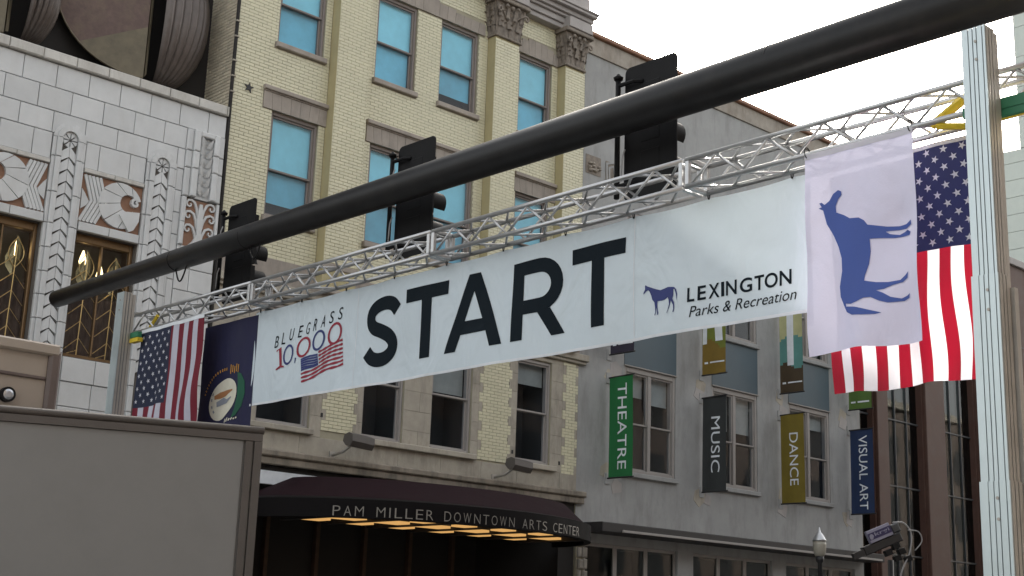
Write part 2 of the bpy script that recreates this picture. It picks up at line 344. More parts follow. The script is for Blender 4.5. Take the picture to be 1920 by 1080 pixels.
# pilasters with a row of leaf chevrons
def arch(cx, r, zc, n=10): return [(cx+r*math.cos(math.pi*i/n), zc+r*math.sin(math.pi*i/n)) for i in range(n+1)]
for px in pil:
    c = px+PW/2; o1 = .11
    P = MB().prism([(c+.26, 3.0)]+arch(c, .26, 10.49)+[(c-.26, 3.0)], Fd, .02, .03).build('pilaster', 'terracotta_joint', LB)
    zj = [10.1, 9.4, 8.79, 8.32, 7.86, 7.42, 6.97, 6.5, 6.0, 5.5, 5.0]
    # rounded head as a ring of segments, then side blocks left and right
    ring = MB(); n = 12
    for i in range(n):
        a0, a1 = math.pi*i/n, math.pi*(i+1)/n
        q = [(c+rr*math.cos(aa), 10.49+rr*math.sin(aa)) for rr, aa in ((.155,a0),(.26,a0),(.26,a1),(.155,a1))]
        ring.prism(q, Fd, -.02, o1)
        q = [(c+rr*math.cos(aa), 10.49+rr*math.sin(aa)) for rr, aa in ((.26,a0),(.33,a0),(.33,a1),(.26,a1))]
        ring.prism(q, Fd, -.02, .075)
    ring.build('arch_head', 'terracotta', P)
    zs = [10.49]+zj
    for za, zb in zip(zs, zs[1:]):
        for sgn in (-1, 1):
            for w0, w1, oo in ((.155, .26, o1), (.26, .33, .075)):
                x0, x1 = sorted((c+sgn*w0, c+sgn*w1))
                MB().bbox(x0, x1, FY-oo, FY+.02, zb+J/2, za-J/2, .012).build('side_block', 'terracotta', P)
    ro = MB()                                               # rosette
    for i in range(8):
        a0, a1 = 2*math.pi*i/8+.09, 2*math.pi*(i+1)/8-.09
        ro.prism([(c+.025*math.cos((a0+a1)/2), 10.47+.025*math.sin((a0+a1)/2)), (c+.142*math.cos(a0), 10.47+.142*math.sin(a0)), (c+.146*math.cos((a0+a1)/2), 10.47+.146*math.sin((a0+a1)/2)), (c+.142*math.cos(a1), 10.47+.142*math.sin(a1))], Fd, .02, .075)
    ro.build('rosette', 'terracotta', P)
    z = 10.38; dz = .236; ch = None
    while z > 6.6:                                          # paired leaves, apex up, dark cut between
        for sgn in (-1, 1):
            w = .147; q = [(c+sgn*.004, z-.03), (c+sgn*w, z-.16), (c+sgn*w, z-.16-dz+.055), (c+sgn*.004, z-dz-.012)]
            vs = [F(*q[0], .082), F(*q[1], .060), F(*q[2], .086), F(*q[3], .098)]
            bk = [F(a, b, .02) for a, b in q]
            MB().add(vs+bk, [(0,1,2,3)]+[(i,(i+1)%4,(i+1)%4+4,i+4) for i in range(4)]).build('chevron_leaf', 'terracotta', P)
        z -= dz
# friezes
def frieze(x0, x1, mir, ring_only):
    Fz = MB().prism([(x0, 8.96), (x1, 8.96), (x1, 9.93), (x0, 9.93)], Fd, .004, .012).build('frieze', 'terracotta_brown', LB)
    X = (lambda u: x1-u) if mir else (lambda u: x0+u)
    for k in range(5):                                      # chevron of five parallel bars
        u = .05+k*.075
        vs, fs = strip([(X(u), 9.905), (X(u+.17), 9.42), (X(max(.0, u-.05)+.02), 8.985)], .058)
        mb = MB()
        for f in fs: mb.prism([vs[i] for i in f], Fd, .0, .05+.004*k)
        mb.build('chevron_bar', 'terracotta', Fz)
    lf = [(X(.01), 9.62), (X(.07), 9.55), (X(.17), 9.40), (X(.13), 9.31), (X(.02), 9.22)]
    MB().prism(lf, Fd, .0, .045).build('leaf', 'terracotta', Fz)
    n = 7                                                   # big crescent volute of wedge segments
    for k in range(n):
        a0 = R(22)+k*R(290)/n+.02; a1 = R(22)+(k+1)*R(290)/n-.02
        q = [(.975+.175*math.cos(a), 9.53+.175*math.sin(a)) for a in (a1, (a0+a1)/2, a0)]+[(.81+.455*math.cos(a), 9.455+.455*math.sin(a)) for a in (a0, (a0*2+a1)/3, (a0+a1*2)/3, a1)]
        q = [(X(min(max(u, .34), x1-x0-.01)), max(min(z, 9.925), 8.965)) for u, z in q]
        MB().prism(q, Fd, .0, .085-.003*k).build('volute_segment', 'terracotta', Fz)
    if not ring_only:
        sp = [(X(1.12+(.10-.009*i)*math.cos(1.2+i*.7)), 9.565+(.10-.009*i)*math.sin(1.2+i*.7)) for i in range(11)]
        vs, fs = strip(sp, .052); mb = MB()
        for k, f in enumerate(fs): mb.prism([vs[i] for i in f], Fd, 0, .092+.001*(k % 3))
        mb.build('curl', 'terracotta', Fz)
        MB().prism([(X(.80), 9.27), (X(.95), 9.36), (X(1.22), 9.40), (X(1.22), 9.22), (X(1.12), 9.02), (X(1.03), 8.97)], Fd, 0, .095).build('fan_leaf', 'terracotta', Fz)
frieze(9.12, 10.42, True, True); frieze(11.11, 12.38, False, False); frieze(7.15, 8.45, True, False)
# corner pilaster: stepped sides, leaf panel, scroll tree
P = MB().prism([(13.22, 3), (14.08, 3), (14.08, 11.43), (13.22, 11.43)], Fd, .0, .02).build('corner_pilaster', 'terracotta_joint', LB)
zs = [11.43, 10.97, 10.6, 10.0]
for za, zb in zip(zs, zs[1:]):
    for x0, x1, oo in ((13.22, 13.36, .09), (13.36, 13.50, .15), (13.82, 13.95, .15), (13.95, 14.08, .10)):
        MB().bbox(x0, x1, FY-oo, FY+.01, zb+J/2, za-J/2, .02).build('side_block', 'terracotta', P)
MB().bbox(13.5, 13.82, FY-.15, FY, 11.31, 11.425, .02).build('side_block', 'terracotta', P)
MB().box(13.5, 13.82, FY-.05, FY-.021, 10.0, 11.31).build('leaf_panel', 'terracotta', P)
for k in range(6):
    z = 10.06+k*.205
    for sgn in (-1, 1):
        c = 13.66; mb = MB(); n = 5
        pts = [(c+sgn*(.01+.14*math.sin(t*math.pi/2)), z+.20*t*t+.02, .03+.05*math.sin(t*math.pi)) for t in [i/n for i in range(n+1)]]
        vs = [];
        for i, (a, b, d) in enumerate(pts):
            w = .13*math.sin(math.pi*(i/n*.85+.12)); vs += [F(a, b-w*.2, d+.03), F(a-sgn*.01, b+w, d+.075)]
        mb.add(vs, [(2*i, 2*i+1, 2*i+3, 2*i+2) for i in range(n)]).build('leaf', 'terracotta', P)
for x0, x1 in ((13.22, 13.32), (14.02, 14.08)):
    for za, zb in ((9.98, 9.45), (9.45, 8.98)): MB().bbox(x0, x1, FY-.11, FY, zb, za, .02).build('side_block', 'terracotta', P)
SP = MB().prism([(13.32, 8.98), (14.02, 8.98), (14.02, 9.97), (13.32, 9.97)], Fd, .02, .026).build('scroll_panel', 'terracotta_brown', LB)
def relief(pts, w, o, name, parent, m='terracotta'):
    vs, fs = strip(pts, w); mb = MB()
    for k, f in enumerate(fs): mb.prism([vs[i] for i in f], Fd, 0, o+.001*(k % 2))
    return mb.build(name, m, parent)
MB().prism([(13.44,8.99),(13.55,9.10),(13.62,9.25),(13.60,9.55),(13.64,9.9),(13.70,9.9),(13.74,9.55),(13.72,9.25),(13.79,9.10),(13.90,8.99)], Fd, 0, .085).build('tree_trunk_relief', 'terracotta', SP)
for (cx, cz) in ((13.42, 9.86), (13.92, 9.86), (13.41, 9.62), (13.93, 9.62), (13.42, 9.34), (13.92, 9.34)):
    sg = 1 if cx > 13.6 else -1
    pts = [(13.67+sg*.045, cz-.25), (13.67+sg*.08, cz-.08), (13.67+sg*.14, cz+.05)]
    pts += [(cx+sg*(.098-.011*i)*math.cos(R(110-i*48)), cz+(.098-.011*i)*math.sin(R(110-i*48))) for i in range(8)]
    relief(pts, [.05]*3+[.045-.003*i for i in range(8)], .06+.012*random.random(), 'scroll', SP)
z = 8.98
while z > 4:                                                # plain blocks below the scroll panel
    for a, b in ((13.22, 13.55), (13.55, 14.08)) if int(z*10) % 2 else ((13.22, 13.8), (13.8, 14.08)): blk(a, b, z-.46, z, .06)
    z -= .46
for k in range(5):                                          # blocks between pilaster and corner
    blk(13.06, 13.22, 10.545-.46*(k+1), 10.545-.46*k, .045)
for j in range(5): blk(13.06, 13.22, 8.245-.9*(j+1), 8.245-.9*j, .045)
# bronze windows with leaf tracery and lit lamps behind
for bi, (a, b) in enumerate(bays):
    y = -.16
    fr = MB()
    for (x0, x1, z0, z1) in ((a, a+.07, 6.38, 8.78), (b-.07, b, 6.38, 8.78), (a+.07, b-.07, 8.62, 8.78), (a+.07, b-.07, 6.38, 6.46), ((a+b)/2-.02, (a+b)/2+.02, 6.46, 8.62)):
        fr.bbox(x0+.002, x1-.002, FY-y-.05, FY-y+.04, z0+.002, z1-.002, .012)
    Wd = fr.build('window', 'bronze', LB)
    for sgn, mx in ((-1, a+.35), (1, (a+b)/2+.30)):
        br = MB()
        br.tube([F(mx-.01, 6.46, y+.03), F(mx+.02, 8.3, y+.03)], .011, 6)
        for k in range(6):
            z0 = 6.35+k*.33
            br.tube([F(mx+(.01*k/6), z0+.10, y+.03), F(mx-.27, z0-.2+.05, y+.03)] if k else [F(mx, z0+.2, y+.03), F(mx-.2, z0+.11, y+.03)], .009, 5)
            br.tube([F(mx+.005, z0+.10, y+.03), F(mx+.24, z0-.16, y+.03)], .007, 5)
        lo = [(mx+.16*math.sin(t*math.pi)*s_, 7.85+.6*t) for s_ in (1,) for t in [i/8 for i in range(9)]]
        br.tube([F(p[0], p[1], y+.03) for p in lo], .009, 5)
        br.tube([F(2*mx-p[0]+.02, p[1], y+.03) for p in lo], .009, 5)
        br.build('tracery', 'gold_bar', Wd)
        for s_, zt in ((-1, 8.12), (1, 8.30)):
            lp_ = [(mx+s_*.005, zt-.42), (mx+s_*.13, zt-.22), (mx+s_*.15, zt-.05), (mx+s_*.08, zt+.13), (mx+s_*.01, zt+.2)]
            MB().add([F(p[0], p[1], y-.02-.05*(i in (1, 2))) for i, p in enumerate(lp_)], [tuple(range(5))]).build('leaf_pane', 'leaf_glass', Wd)
    MB().quad((a+.05, FY-y, 6.45), (b-.05, FY-y, 6.45), (b-.05, FY-y, 8.63), (a+.05, FY-y, 8.63)).build('pane', 'glass', Wd)
    rm = MB(); rm.box(a-.3, b+.3, FY+2.6, FY+2.7, 6.0, 9.2); rm.box(a-.3, b+.3, FY+.36, FY+2.65, 8.85, 8.9); rm.box(a-.3, b+.3, FY+.36, FY+2.65, 6.1, 6.15)
    rm.box(a-.32, a-.28, FY+.36, FY+2.65, 6.1, 8.9); rm.box(b+.28, b+.32, FY+.36, FY+2.65, 6.1, 8.9)
    rm.build('interior', 'curtain_brown', Wd)
    cu = MB().grid(40, 2, lambda u, v: (a+.03+u*(b-a-.06), FY+.30+.025*math.sin(u*44), 6.4+v*1.25)); cu.build('curtain', 'curtain_brown', Wd, smooth=True)
    for lx, lz in ([(a+1.08, 8.30), (a+.62, 8.02)] if bi == 1 else [(a+.40, 8.36), (a+.78, 8.14)]):
        lp = MB().lathe([(.012, .19), (.03, .13), (.055, .05), (.07, -.03), (.05, -.10), (.015, -.15)], (lx, FY+.42, lz), 12)
        lp.build('lamp_shade', 'lamp_glow', Wd, smooth=True)
# set-back upper wall with ribbed shells above the parapet
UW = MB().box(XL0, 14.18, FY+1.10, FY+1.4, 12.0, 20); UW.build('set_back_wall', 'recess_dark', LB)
def shell(dx, px, cz, rx, rz, da, label):                   # dx disc edge, px axis of the ribs, da disc half width
    T = thing('ribbed_shell', (px, FY+1.08, 12.1), label, 'wall sculpture', 'ribbed shells above the parapet')
    n = 9; k = 16
    for i in range(n):                                      # meridian gores converging at the bottom
        a0 = -R(12)+R(100)*i/n; a1 = -R(12)+R(100)*(i+1)/n; mb = MB()
        def pt(a, t, bulge):
            ph = -math.pi/2+math.pi*t; r = math.cos(ph)
            return (px+(rx+bulge)*r*math.sin(a), FY+1.06-(.90+bulge)*r*max(0, math.cos(a)), cz+rz*math.sin(ph))
        mb.grid(6, k, lambda u, v: pt(a0+(a1-a0)*u, v, .075*math.sin(math.pi*u)-.02))
        mb.build('rib', 'shell_metal', T, smooth=True)
    N = 24; pts = []
    for i in range(N+1):                                    # half disc, its left rim leaning back to the wall
        q = -math.pi/2+math.pi*i/N; c = math.cos(q); pts.append((dx-da*c, FY+.42+.55*c, cz+rz*math.sin(q)))
    m_ = len(pts)
    D = MB().add(pts+[(p[0]+.02, p[1]+.07, p[2]) for p in pts], [tuple(range(m_)), tuple(range(2*m_-1, m_-1, -1))]+[(i, (i+1) % m_, (i+1) % m_+m_, i+m_) for i in range(m_)])
    Dk = D.build('disc', 'shell_disc', T)
    MB().tube(pts, .018, 6).build('disc_rim', 'shell_olive', Dk, smooth=True)
    lw = [p for p in pts if p[2] < cz-rz*.62 and p[0] > dx-da*.78]
    MB().add([(p[0], p[1]-.012, p[2]) for p in lw]+[(dx-.004, FY+.405, cz-rz*.35)], [tuple(range(len(lw)+1))]).build('disc_patch', 'shell_olive', Dk)
    MB().add([(dx+.02, FY+.38, cz-rz*.98), (dx+.02, FY+.38, cz+rz*.9), (dx+.14, FY+.55, cz+rz*.9), (dx+.14, FY+.55, cz-rz*.9), (dx+.10, FY+1, cz-rz*.98), (dx+.10, FY+1, cz+rz*.9)], [(3,2,1,0), (0,1,5,4)]).build('inner_fin', 'shell_olive', T)
    return T
shell(12.35, 12.82, 14.1, 1.12, 1.72, 1.79, 'large ribbed brown shell with plank disc beside the brick side wall')
shell(9.42, 9.92, 13.45, .66, 1.06, 1.3, 'smaller ribbed brown shell rising behind the terracotta parapet')

# ================================================================== cream brick arts centre
YB = thing('brick_building', (19.5, FY, 0), 'tall cream glazed brick building with blue sash windows and carved capitals', 'building')
YX0, YX1 = 14.2, 24.85
WX = [(15.2, 16.42), (17.86, 19.05), (19.80, 21.02), (22.43, 23.6)]
up = [(a, b, z0, z1) for a, b in WX for z0, z1 in ((10.06, 12.42), (13.99, 16.15), (17.9, 19.2))]
LWX = [(15.38, 16.72), (18.10, 19.24), (20.05, 21.28), (22.73, 23.9)]
low = [(a, b, 5.70, 8.25) for a, b in LWX]
DEP = .24
core = MB(); wall_holes(core, YX0, YX1, 4.86, 19.5, up[0::1]+low, 0, DEP)
core.quad((YX0, FY, .13), (YX0, FY, 19.5), (YX0, FY+14, 19.5), (YX0, FY+14, .13))
core.quad((YX0, FY, 19.5), (YX1, FY, 19.5), (YX1, FY+14, 19.5), (YX0, FY+14, 19.5))
core.quad((YX0, FY+14, .13), (YX1, FY+14, .13), (YX1, FY+14, 19.5), (YX0, FY+14, 19.5))
core.quad((YX1, FY, .13), (YX1, FY, 19.5), (YX1, FY+14, 19.5), (YX1, FY+14, .13))
YW = core.build('wall', 'mortar', YB)
PILS = [(16.6, 17.5), (21.33, 22.14), (23.82, 24.5)]
LINT2 = [(14.95, 16.6, 12.42, 12.87), (17.72, 21.18, 12.42, 12.88), (22.37, 23.82, 12.40, 12.84)]
LINT3 = [(14.95, 16.6, 16.15, 16.6), (17.66, 21.2, 16.15, 16.58), (22.3, 23.8, 16.15, 16.60)]
BL, BH, BJ = .232, .0755, .0085
def cut(x0, x1, holes):
    segs = [(x0, x1)]
    for a, b in holes:
        ns = []
        for s, e in segs:
            if b <= s or a >= e: ns.append((s, e)); continue
            if a > s: ns.append((s, a))
            if b < e: ns.append((b, e))
        segs = ns
    return segs
bricks = []                                                 # (x0,x1,z0,z1,out)
def brick_field(x0, x1, z0, z1, holes, out, tooth=0):
    nrow = int((z1-z0)/BH)
    for r in range(nrow):
        za = z0+r*BH; zb = za+BH; zc = (za+zb)/2
        hs_ = [(h[0], h[1]) for h in holes if h[2]-.01 < zc < h[3]+.01]
        a0 = x0; b0 = x1
        if tooth: t = (r//3) % 2; a0 += tooth*t; b0 -= tooth*(1-t)*.8
        for s, e in cut(a0, b0, hs_):
            x = s-((BL/2) if r % 2 else 0) if tooth == 0 else s-((BL/2) if r % 2 else 0)
            x = math.floor((s-14.2)/BL)*BL+14.2-(BL/2 if r % 2 else 0)
            while x < e:
                p, q = max(x, s), min(x+BL, e)
                if q-p > .03: bricks.append((p+BJ/2, q-BJ/2, za+BJ/2, zb-BJ/2, out+random.uniform(-.0015, .002)))
                x += BL
holes = [(a, b, c, d) for a, b, c, d in up]+[(a-.06, b+.06, z-.13, z) for a, b in WX for z in (10.06, 13.99)]+LINT2+LINT3+[(a-.01, b+.01, 8, 20) for a, b in PILS]
brick_field(YX0, YX1, 9.16, 17.25, holes, .012)
for a, b in PILS: brick_field(a+.004, b-.004, 9.3, 16.14, [], .292)
pat = [(17.02, 17.95, 5.72, 8.35), (21.5, 22.55, 5.60, 8.35), (24.3, 24.84, 5.55, 8.35)]
for a, b, c, d in pat:
    brick_field(a, b, c, d, [], .022, .11); nr = int((d-c)/BH)
    for r0 in range(0, nr, 3):
        t = (r0//3) % 2; zq0 = c+r0*BH; zq1 = c+min(r0+3, nr)*BH
        if t: MB().bbox(a-.002, a+.108, FY-.020, FY+.01, zq0+.001, zq1-.001, .004).build('quoin', 'stone', YW)
        else: MB().bbox(b-.086, b-.02, FY-.020, FY+.01, zq0+.001, zq1-.001, .004).build('quoin', 'stone', YW)
def brick_mb(mb, p, q, c, d, o):
    y1 = FY-o+.02; b = .003
    mb.add([(p,FY-o+b,c),(q,FY-o+b,c),(q,FY-o+b,d),(p,FY-o+b,d),(p,y1,c),(q,y1,c),(q,y1,d),(p,y1,d),(p+b,FY-o,c+b),(q-b,FY-o,c+b),(q-b,FY-o,d-b),(p+b,FY-o,d-b)],
           [(8,9,10,11)]+[(i,(i+1)%4,8+(i+1)%4,8+i) for i in range(4)]+[(4+i,4+(i+1)%4,(i+1)%4,i) for i in range(4)])
full = [b for b in bricks if abs(b[1]-b[0]-(BL-BJ)) < .001 and b[4] < .02 and 14.2 <= b[0] < 15.0 and 10.3 < b[2] < 14.0]
full.sort(key=lambda b: abs(b[2]-12.2))
single = set(full[:300]); mbk = MB(); brick_mb(mbk, 0, BL-BJ, 0, BH-BJ, FY); bme = mbk.mesh('brick', 'brick_cream')
for b in single: link('brick', bme, YW, loc=(b[0], FY-b[4], b[2]))
rest = MB()
for b in bricks:
    if b not in single: brick_mb(rest, *b)
struct(rest.build('brick_courses', 'brick_cream', YW), 'stuff')
MB().box(YX0-.008, YX0-.002, FY+.01, FY+1.2, 12.0, 19.4).build('side_joint', 'terracotta_joint', YW)
sb = MB()                                                   # bricks of the side wall seen over the parapet
for r in range(100):
    za = 12.0+r*BH; y = FY+.01-(BL/2 if r % 2 else 0)
    while y < FY+1.2:
        p, q = max(y, FY+.01), min(y+BL, FY+1.2)
        if q-p > .04: sb.box(YX0-.03, YX0-.007, p+.009, q-.009, za+.009, za+BH-.009)
        y += BL
struct(sb.build('side_brick_courses', 'brick_side', YW), 'stuff')
dp_ = MB().tube([(14.15, FY-.03, 4), (14.15, FY-.03, 19)], .04, 8)
DP = dp_.build('drainpipe', 'recess_dark', YB)
for z in (13.2, 13.75, 14.1, 12.85, 12.5, 15.0): MB().box(14.10, 14.2, FY-.085, FY-.02, z, z+.03).build('pipe_bracket', 'stone', DP)
# pilaster shafts (smooth olive returns), bases, capitals
def leaf_mesh():
    mb = MB(); n, k = 6, 8
    def f(u, v):
        w = (.5-abs(u-.5))*2; wid = .5*(1-.25*v)*(1+.12*math.sin(v*20))*(1 if v < .8 else 1.0-(v-.8)*2.5)
        curl = .10*v*v+.55*max(0, v-.65)**1.6
        return ((u-.5)*2*wid*.5, -curl-.06*w*(1-.4*v)-.02*math.cos(u*14), v-.75*max(0, v-.78)**1.1)
    mb.grid(n, k, f); return mb.mesh('acanthus_leaf', 'carved', True)
LM = leaf_mesh()
def put(me, parent, loc, sc, rz, name):
    o = link(name, me, parent); o.location = loc; o.scale = sc if isinstance(sc, tuple) else (sc, sc, sc); o.rotation_euler = (random.uniform(-.1, .1), random.uniform(-.12, .12), rz); return o
for pi_, (a, b) in enumerate(PILS):
    P = MB().box(a, b, FY-.28, FY+.02, 8.7, 16.14).build('pilaster', 'stucco_olive', YB)
    MB().bbox(a-.06, b+.06, FY-.34, FY+.02, 8.62, 8.72, .02).build('pilaster_base', 'brownstone', P)
    MB().bbox(a-.03, b+.03, FY-.31, FY+.02, 9.16, 9.29, .02).build('pilaster_base', 'brownstone', P)
    CA = MB(); cx = (a+b)/2; hw = (b-a)/2
    CA.bbox(a-.05, b+.05, FY-.345, FY+.02, 16.142, 16.20, .015)
    CA.add([(a, FY-.28, 16.2), (b, FY-.28, 16.2), (b, FY, 16.2), (a, FY, 16.2), (a-.10, FY-.40, 17.05), (b+.10, FY-.40, 17.05), (b+.10, FY, 17.05), (a-.10, FY, 17.05)], [(0,1,5,4),(1,2,6,5),(3,0,4,7),(0,3,2,1),(4,5,6,7)])
    CA.bbox(a-.17, b+.17, FY-.50, FY+.02, 17.05, 17.16, .02)
    K = CA.build('capital', 'carved', YB)
    for tier, (z, s, cnt) in enumerate(((16.2, .42, 4), (16.42, .46, 3), (16.66, .36, 4))):
        for i in range(cnt):
            t = (i+.5)/cnt
            put(LM, K, (a-.04*tier+t*(b-a+.08*tier), FY-.30-.05*tier, z), (s*.75, s*1.1, s), random.uniform(-.15, .15), 'acanthus_leaf')
        for i in range(2):
            put(LM, K, (a-.02-.04*tier, FY-.06-.17*i, z), (s*.7, s*1.1, s), -math.pi/2, 'acanthus_leaf')
            put(LM, K, (b+.02+.04*tier, FY-.06-.17*i, z), (s*.7, s*1.1, s), math.pi/2, 'acanthus_leaf')
    for sx in (-1, 1):                                      # corner volutes
        q = MB(); pts = [(cx+sx*(hw*.2+(hw*.86)*t), FY-.33-.13*t, 16.62+.36*t-.1*t*t) for t in [i/6 for i in range(7)]]
        c0 = pts[-1]; pts += [(c0[0]+sx*(.02+.075*math.sin(t)*(1-.1*t)), c0[1]-.02, c0[2]-.08+.08*math.cos(t)*(1-.1*t)) for t in [i*.7 for i in range(1, 9)]]
        q.tube(pts, [.03]*7+[.032-.002*i for i in range(8)], 6); q.build('volute', 'carved', K, smooth=True)
    for i in range(3): MB().lathe([(.01, -.06), (.05, -.03), (.06, 0), (.045, .04), (.01, .06)], (cx+(i-1)*.19, FY-.43, 16.98-.02*(i == 1)), 8).build('bud', 'carved', K, smooth=True)
# entablature and cornice
EN = MB()
for o_, z0, z1 in ((.24, 17.17, 17.30), (.30, 17.30, 17.46), (.38, 17.46, 17.54), (.46, 17.54, 17.66), (.58, 17.66, 17.74), (.62, 17.74, 17.80), (.34, 17.80, 18.5), (.40, 18.5, 18.6), (.34, 18.6, 19.6)):
    EN.bbox(YX0, 24.52+o_*.35, FY-o_, FY+.3, z0, z1-.001, .012)
for a, b in PILS: EN.bbox(a-.1, b+.1, FY-.52, FY, 17.17, 17.455, .012)
EN.build('cornice', 'cornice_grey', YB)
# lintels of separate voussoirs
def lintel(x0, x1, z0, z1, n, stepped, cap):
    Lp = MB().prism([(x0+.01, z0+.005), (x1-.01, z0+.005), (x1-.01, z1-.03), (x0+.01, z1-.03)], Fd, 0, .014).build('lintel', 'mortar', YB)
    w = (x1-x0)/n; c = (x0+x1)/2
    for i in range(n):
        a, b = x0+w*i, x0+w*(i+1); sk = .10
        ta, tb = a+(a-c)*sk/(x1-x0)*1.2, b+(b-c)*sk/(x1-x0)*1.2
        if i == 0: ta = a
        if i == n-1: tb = b
        top = z1-(.0 if not stepped else .11*min(2, abs(i-(n-1)/2)//1.5)*.6)
        if not stepped: top = z1-.075
        MB().prism([(a+.003, z0), (b-.003, z0), (tb-.003, top), (ta+.003, top)], Fd, .0, .04+random.uniform(-.003, .004)).build('voussoir', 'brownstone', Lp)
    if cap:
        MB().bbox(x0, x1, FY-.065, FY+.02, z1-.073, z1-.045, .005).build('drip_moulding', 'brownstone', Lp)
        MB().bbox(x0-.02, x1, FY-.115, FY+.02, z1-.044, z1+.05, .012).build('drip_moulding', 'brownstone', Lp)
for q in LINT2: lintel(*q, 7 if q[1]-q[0] < 2 else 15, False, True)
for q in LINT3: lintel(*q, 7 if q[1]-q[0] < 2 else 14, True, False)
# sash windows
def sash_window(parent, a, b, z0, z1, mtop, mlow, trim, split=.46, sill=None, sillm='brownstone', thin=.055, dep=.10, room=False, mullion=None):
    y = FY+dep; fr = MB(); t = thin
    fr.bbox(a, a+t, y-.06, y+.14, z0, z1, .01); fr.bbox(b-t, b, y-.06, y+.14, z0, z1, .01)
    fr.bbox(a+t, b-t, y-.06, y+.14, z1-t*1.5, z1, .01); fr.bbox(a+t, b-t, y-.06, y+.14, z0, z0+t, .01)
    Wd = fr.build('window', trim, parent)
    zi0, zi1 = z0+t, z1-t*1.5; zm = zi0+(zi1-zi0)*split
    cols = [(a+t, b-t)] if not mullion else [(a+t, (a+b)/2-mullion/2), ((a+b)/2+mullion/2, b-t)]
    if mullion: MB().bbox((a+b)/2-mullion/2, (a+b)/2+mullion/2, y-.05, y+.1, zi0, zi1, .01).build('mullion', trim, Wd)
    for x0, x1 in cols:
        for (s0, s1, yo, pm) in ((zm-.02, zi1, .0, mtop), (zi0, zm+.02, .045, mlow)):
            s = .045; sh = MB(); yy = y+yo
            sh.bbox(x0, x0+s, yy-.02, yy+.022, s0, s1, .006); sh.bbox(x1-s, x1, yy-.02, yy+.022, s0, s1, .006)
            sh.bbox(x0+s, x1-s, yy-.02, yy+.022, s0, s0+s, .006); sh.bbox(x0+s, x1-s, yy-.02, yy+.022, s1-s, s1, .006)
            So = sh.build('sash', trim, Wd)
            MB().quad((x0+s-.005, yy, s0+s-.005), (x1-s+.005, yy, s0+s-.005), (x1-s+.005, yy, s1-s+.005), (x0+s-.005, yy, s1-s+.005)).build('pane', 'glass', Wd)
            if pm != 'glass':
                q0 = s0+s-.03 if pm == 'film_sky_pale' or random.random() < .75 else s0+(s1-s0)*.3
                MB().grid(8, 1, lambda u, v: (x0+.02+u*(x1-x0-.04), yy+.075+.004*math.sin(u*7+x0*9), q0+v*(s1+.0-q0))).build('roller_blind', pm, Wd, smooth=True)  # blind colour carries the film tint and the reflected sky
                if q0 > s0+.1: MB().box(x0, x1, yy+.3, yy+.31, s0, s1).build('interior', 'window_dark', Wd)
    if room:
        bx = MB(); bx.quad((a, y+.9, z0), (b, y+.9, z0), (b, y+.9, z1), (a, y+.9, z1)); bx.quad((a, y+.12, z0), (a, y+.9, z0), (a, y+.9, z1), (a, y+.12, z1)); bx.quad((b, y+.12, z0), (b, y+.9, z0), (b, y+.9, z1), (b, y+.12, z1)); bx.quad((a, y+.12, z1), (b, y+.12, z1), (b, y+.9, z1), (a, y+.9, z1)); bx.quad((a, y+.12, z0), (b, y+.12, z0), (b, y+.9, z0), (a, y+.9, z0))
        bx.build('interior', 'window_dark', Wd)
        h = random.uniform(.25, .5)
        for x0, x1 in cols:
            MB().box(x0+.02, x1-.02, y+.16, y+.17, z1-(z1-z0)*h*random.uniform(.6, 1.1), z1-.05).build('roller_blind', 'blind', Wd)
    if sill:
        MB().bbox(a-sill, b+sill, FY-.10, FY+.1, z0-.125, z0-.002, .015).build('sill', sillm, Wd)
    return Wd
for a, b, z0, z1 in up:
    sash_window(YB, a+.002, b-.002, z0+.002, z1-.002, 'film_sky_pale', 'film_sky_deep', 'window_trim', .455, .06)
for i, (a, b, z0, z1) in enumerate(low):
    sash_window(YB, a+.002, b-.002, z0+.002, z1-.002, 'glass', 'glass', 'trim_grey', .5, None, room=True)
MB().bbox(15.1, 16.78, FY-.13, FY+.1, 5.58, 5.70, .015).build('sill', 'stone', YB)
MB().bbox(18.0, 21.42, FY-.13, FY+.1, 5.56, 5.69, .015).build('sill', 'stone', YB)
MB().bbox(22.62, 24.06, FY-.13, FY+.1, 5.56, 5.69, .015).build('sill', 'stone', YB)
# ashlar of the stone storey
def ashlar(x0, x1, z0, z1, bw, bh, holes, out=.014):
    r = 0; z = z0
    while z < z1-.02:
        zz = min(z+bh, z1); hz = [(h[0], h[1]) for h in holes if h[2] < (z+zz)/2 < h[3]]
        for s, e in cut(x0, x1, hz):
            x = s
            k = 0
            while x < e-.01:
                w = bw*(.6 if (r+k) % 2 == 0 and k == 0 else 1)*random.uniform(.85, 1.15); q = min(x+w, e)
                if e-q < .12: q = e
                MB().bbox(x+.002, q-.002, FY-out-random.uniform(0, .004), FY+.01, z+.002, zz-.002, .004).build('stone_block', 'stone', YW); x = q; k += 1
        z = zz; r += 1
pad = [(a, b-.02, c, d) for a, b, c, d in pat]
ashlar(YX0, YX1, 5.17, 5.56, 1.3, .39, [])
ashlar(YX0, YX1, 5.56, 8.36, .8, .45, [(a, b, c-.1, d) for a, b, c, d in low]+pad+[(15.1, 16.78, 5, 5.71), (18, 21.42, 5, 5.7), (22.62, 24.06, 5, 5.7)])
MB().bbox(YX0, 25.06, FY-.10, FY+.02, 8.37, 8.45, .015).build('belt_course', 'stone', YB)
MB().bbox(YX0, 25.1, FY-.16, FY+.02, 8.452, 8.62, .015).build('belt_course', 'stone', YB)
MB().bbox(YX0, YX1, FY-.05, FY+.02, 8.622, 9.155, .015).build('belt_course', 'brownstone', YB)
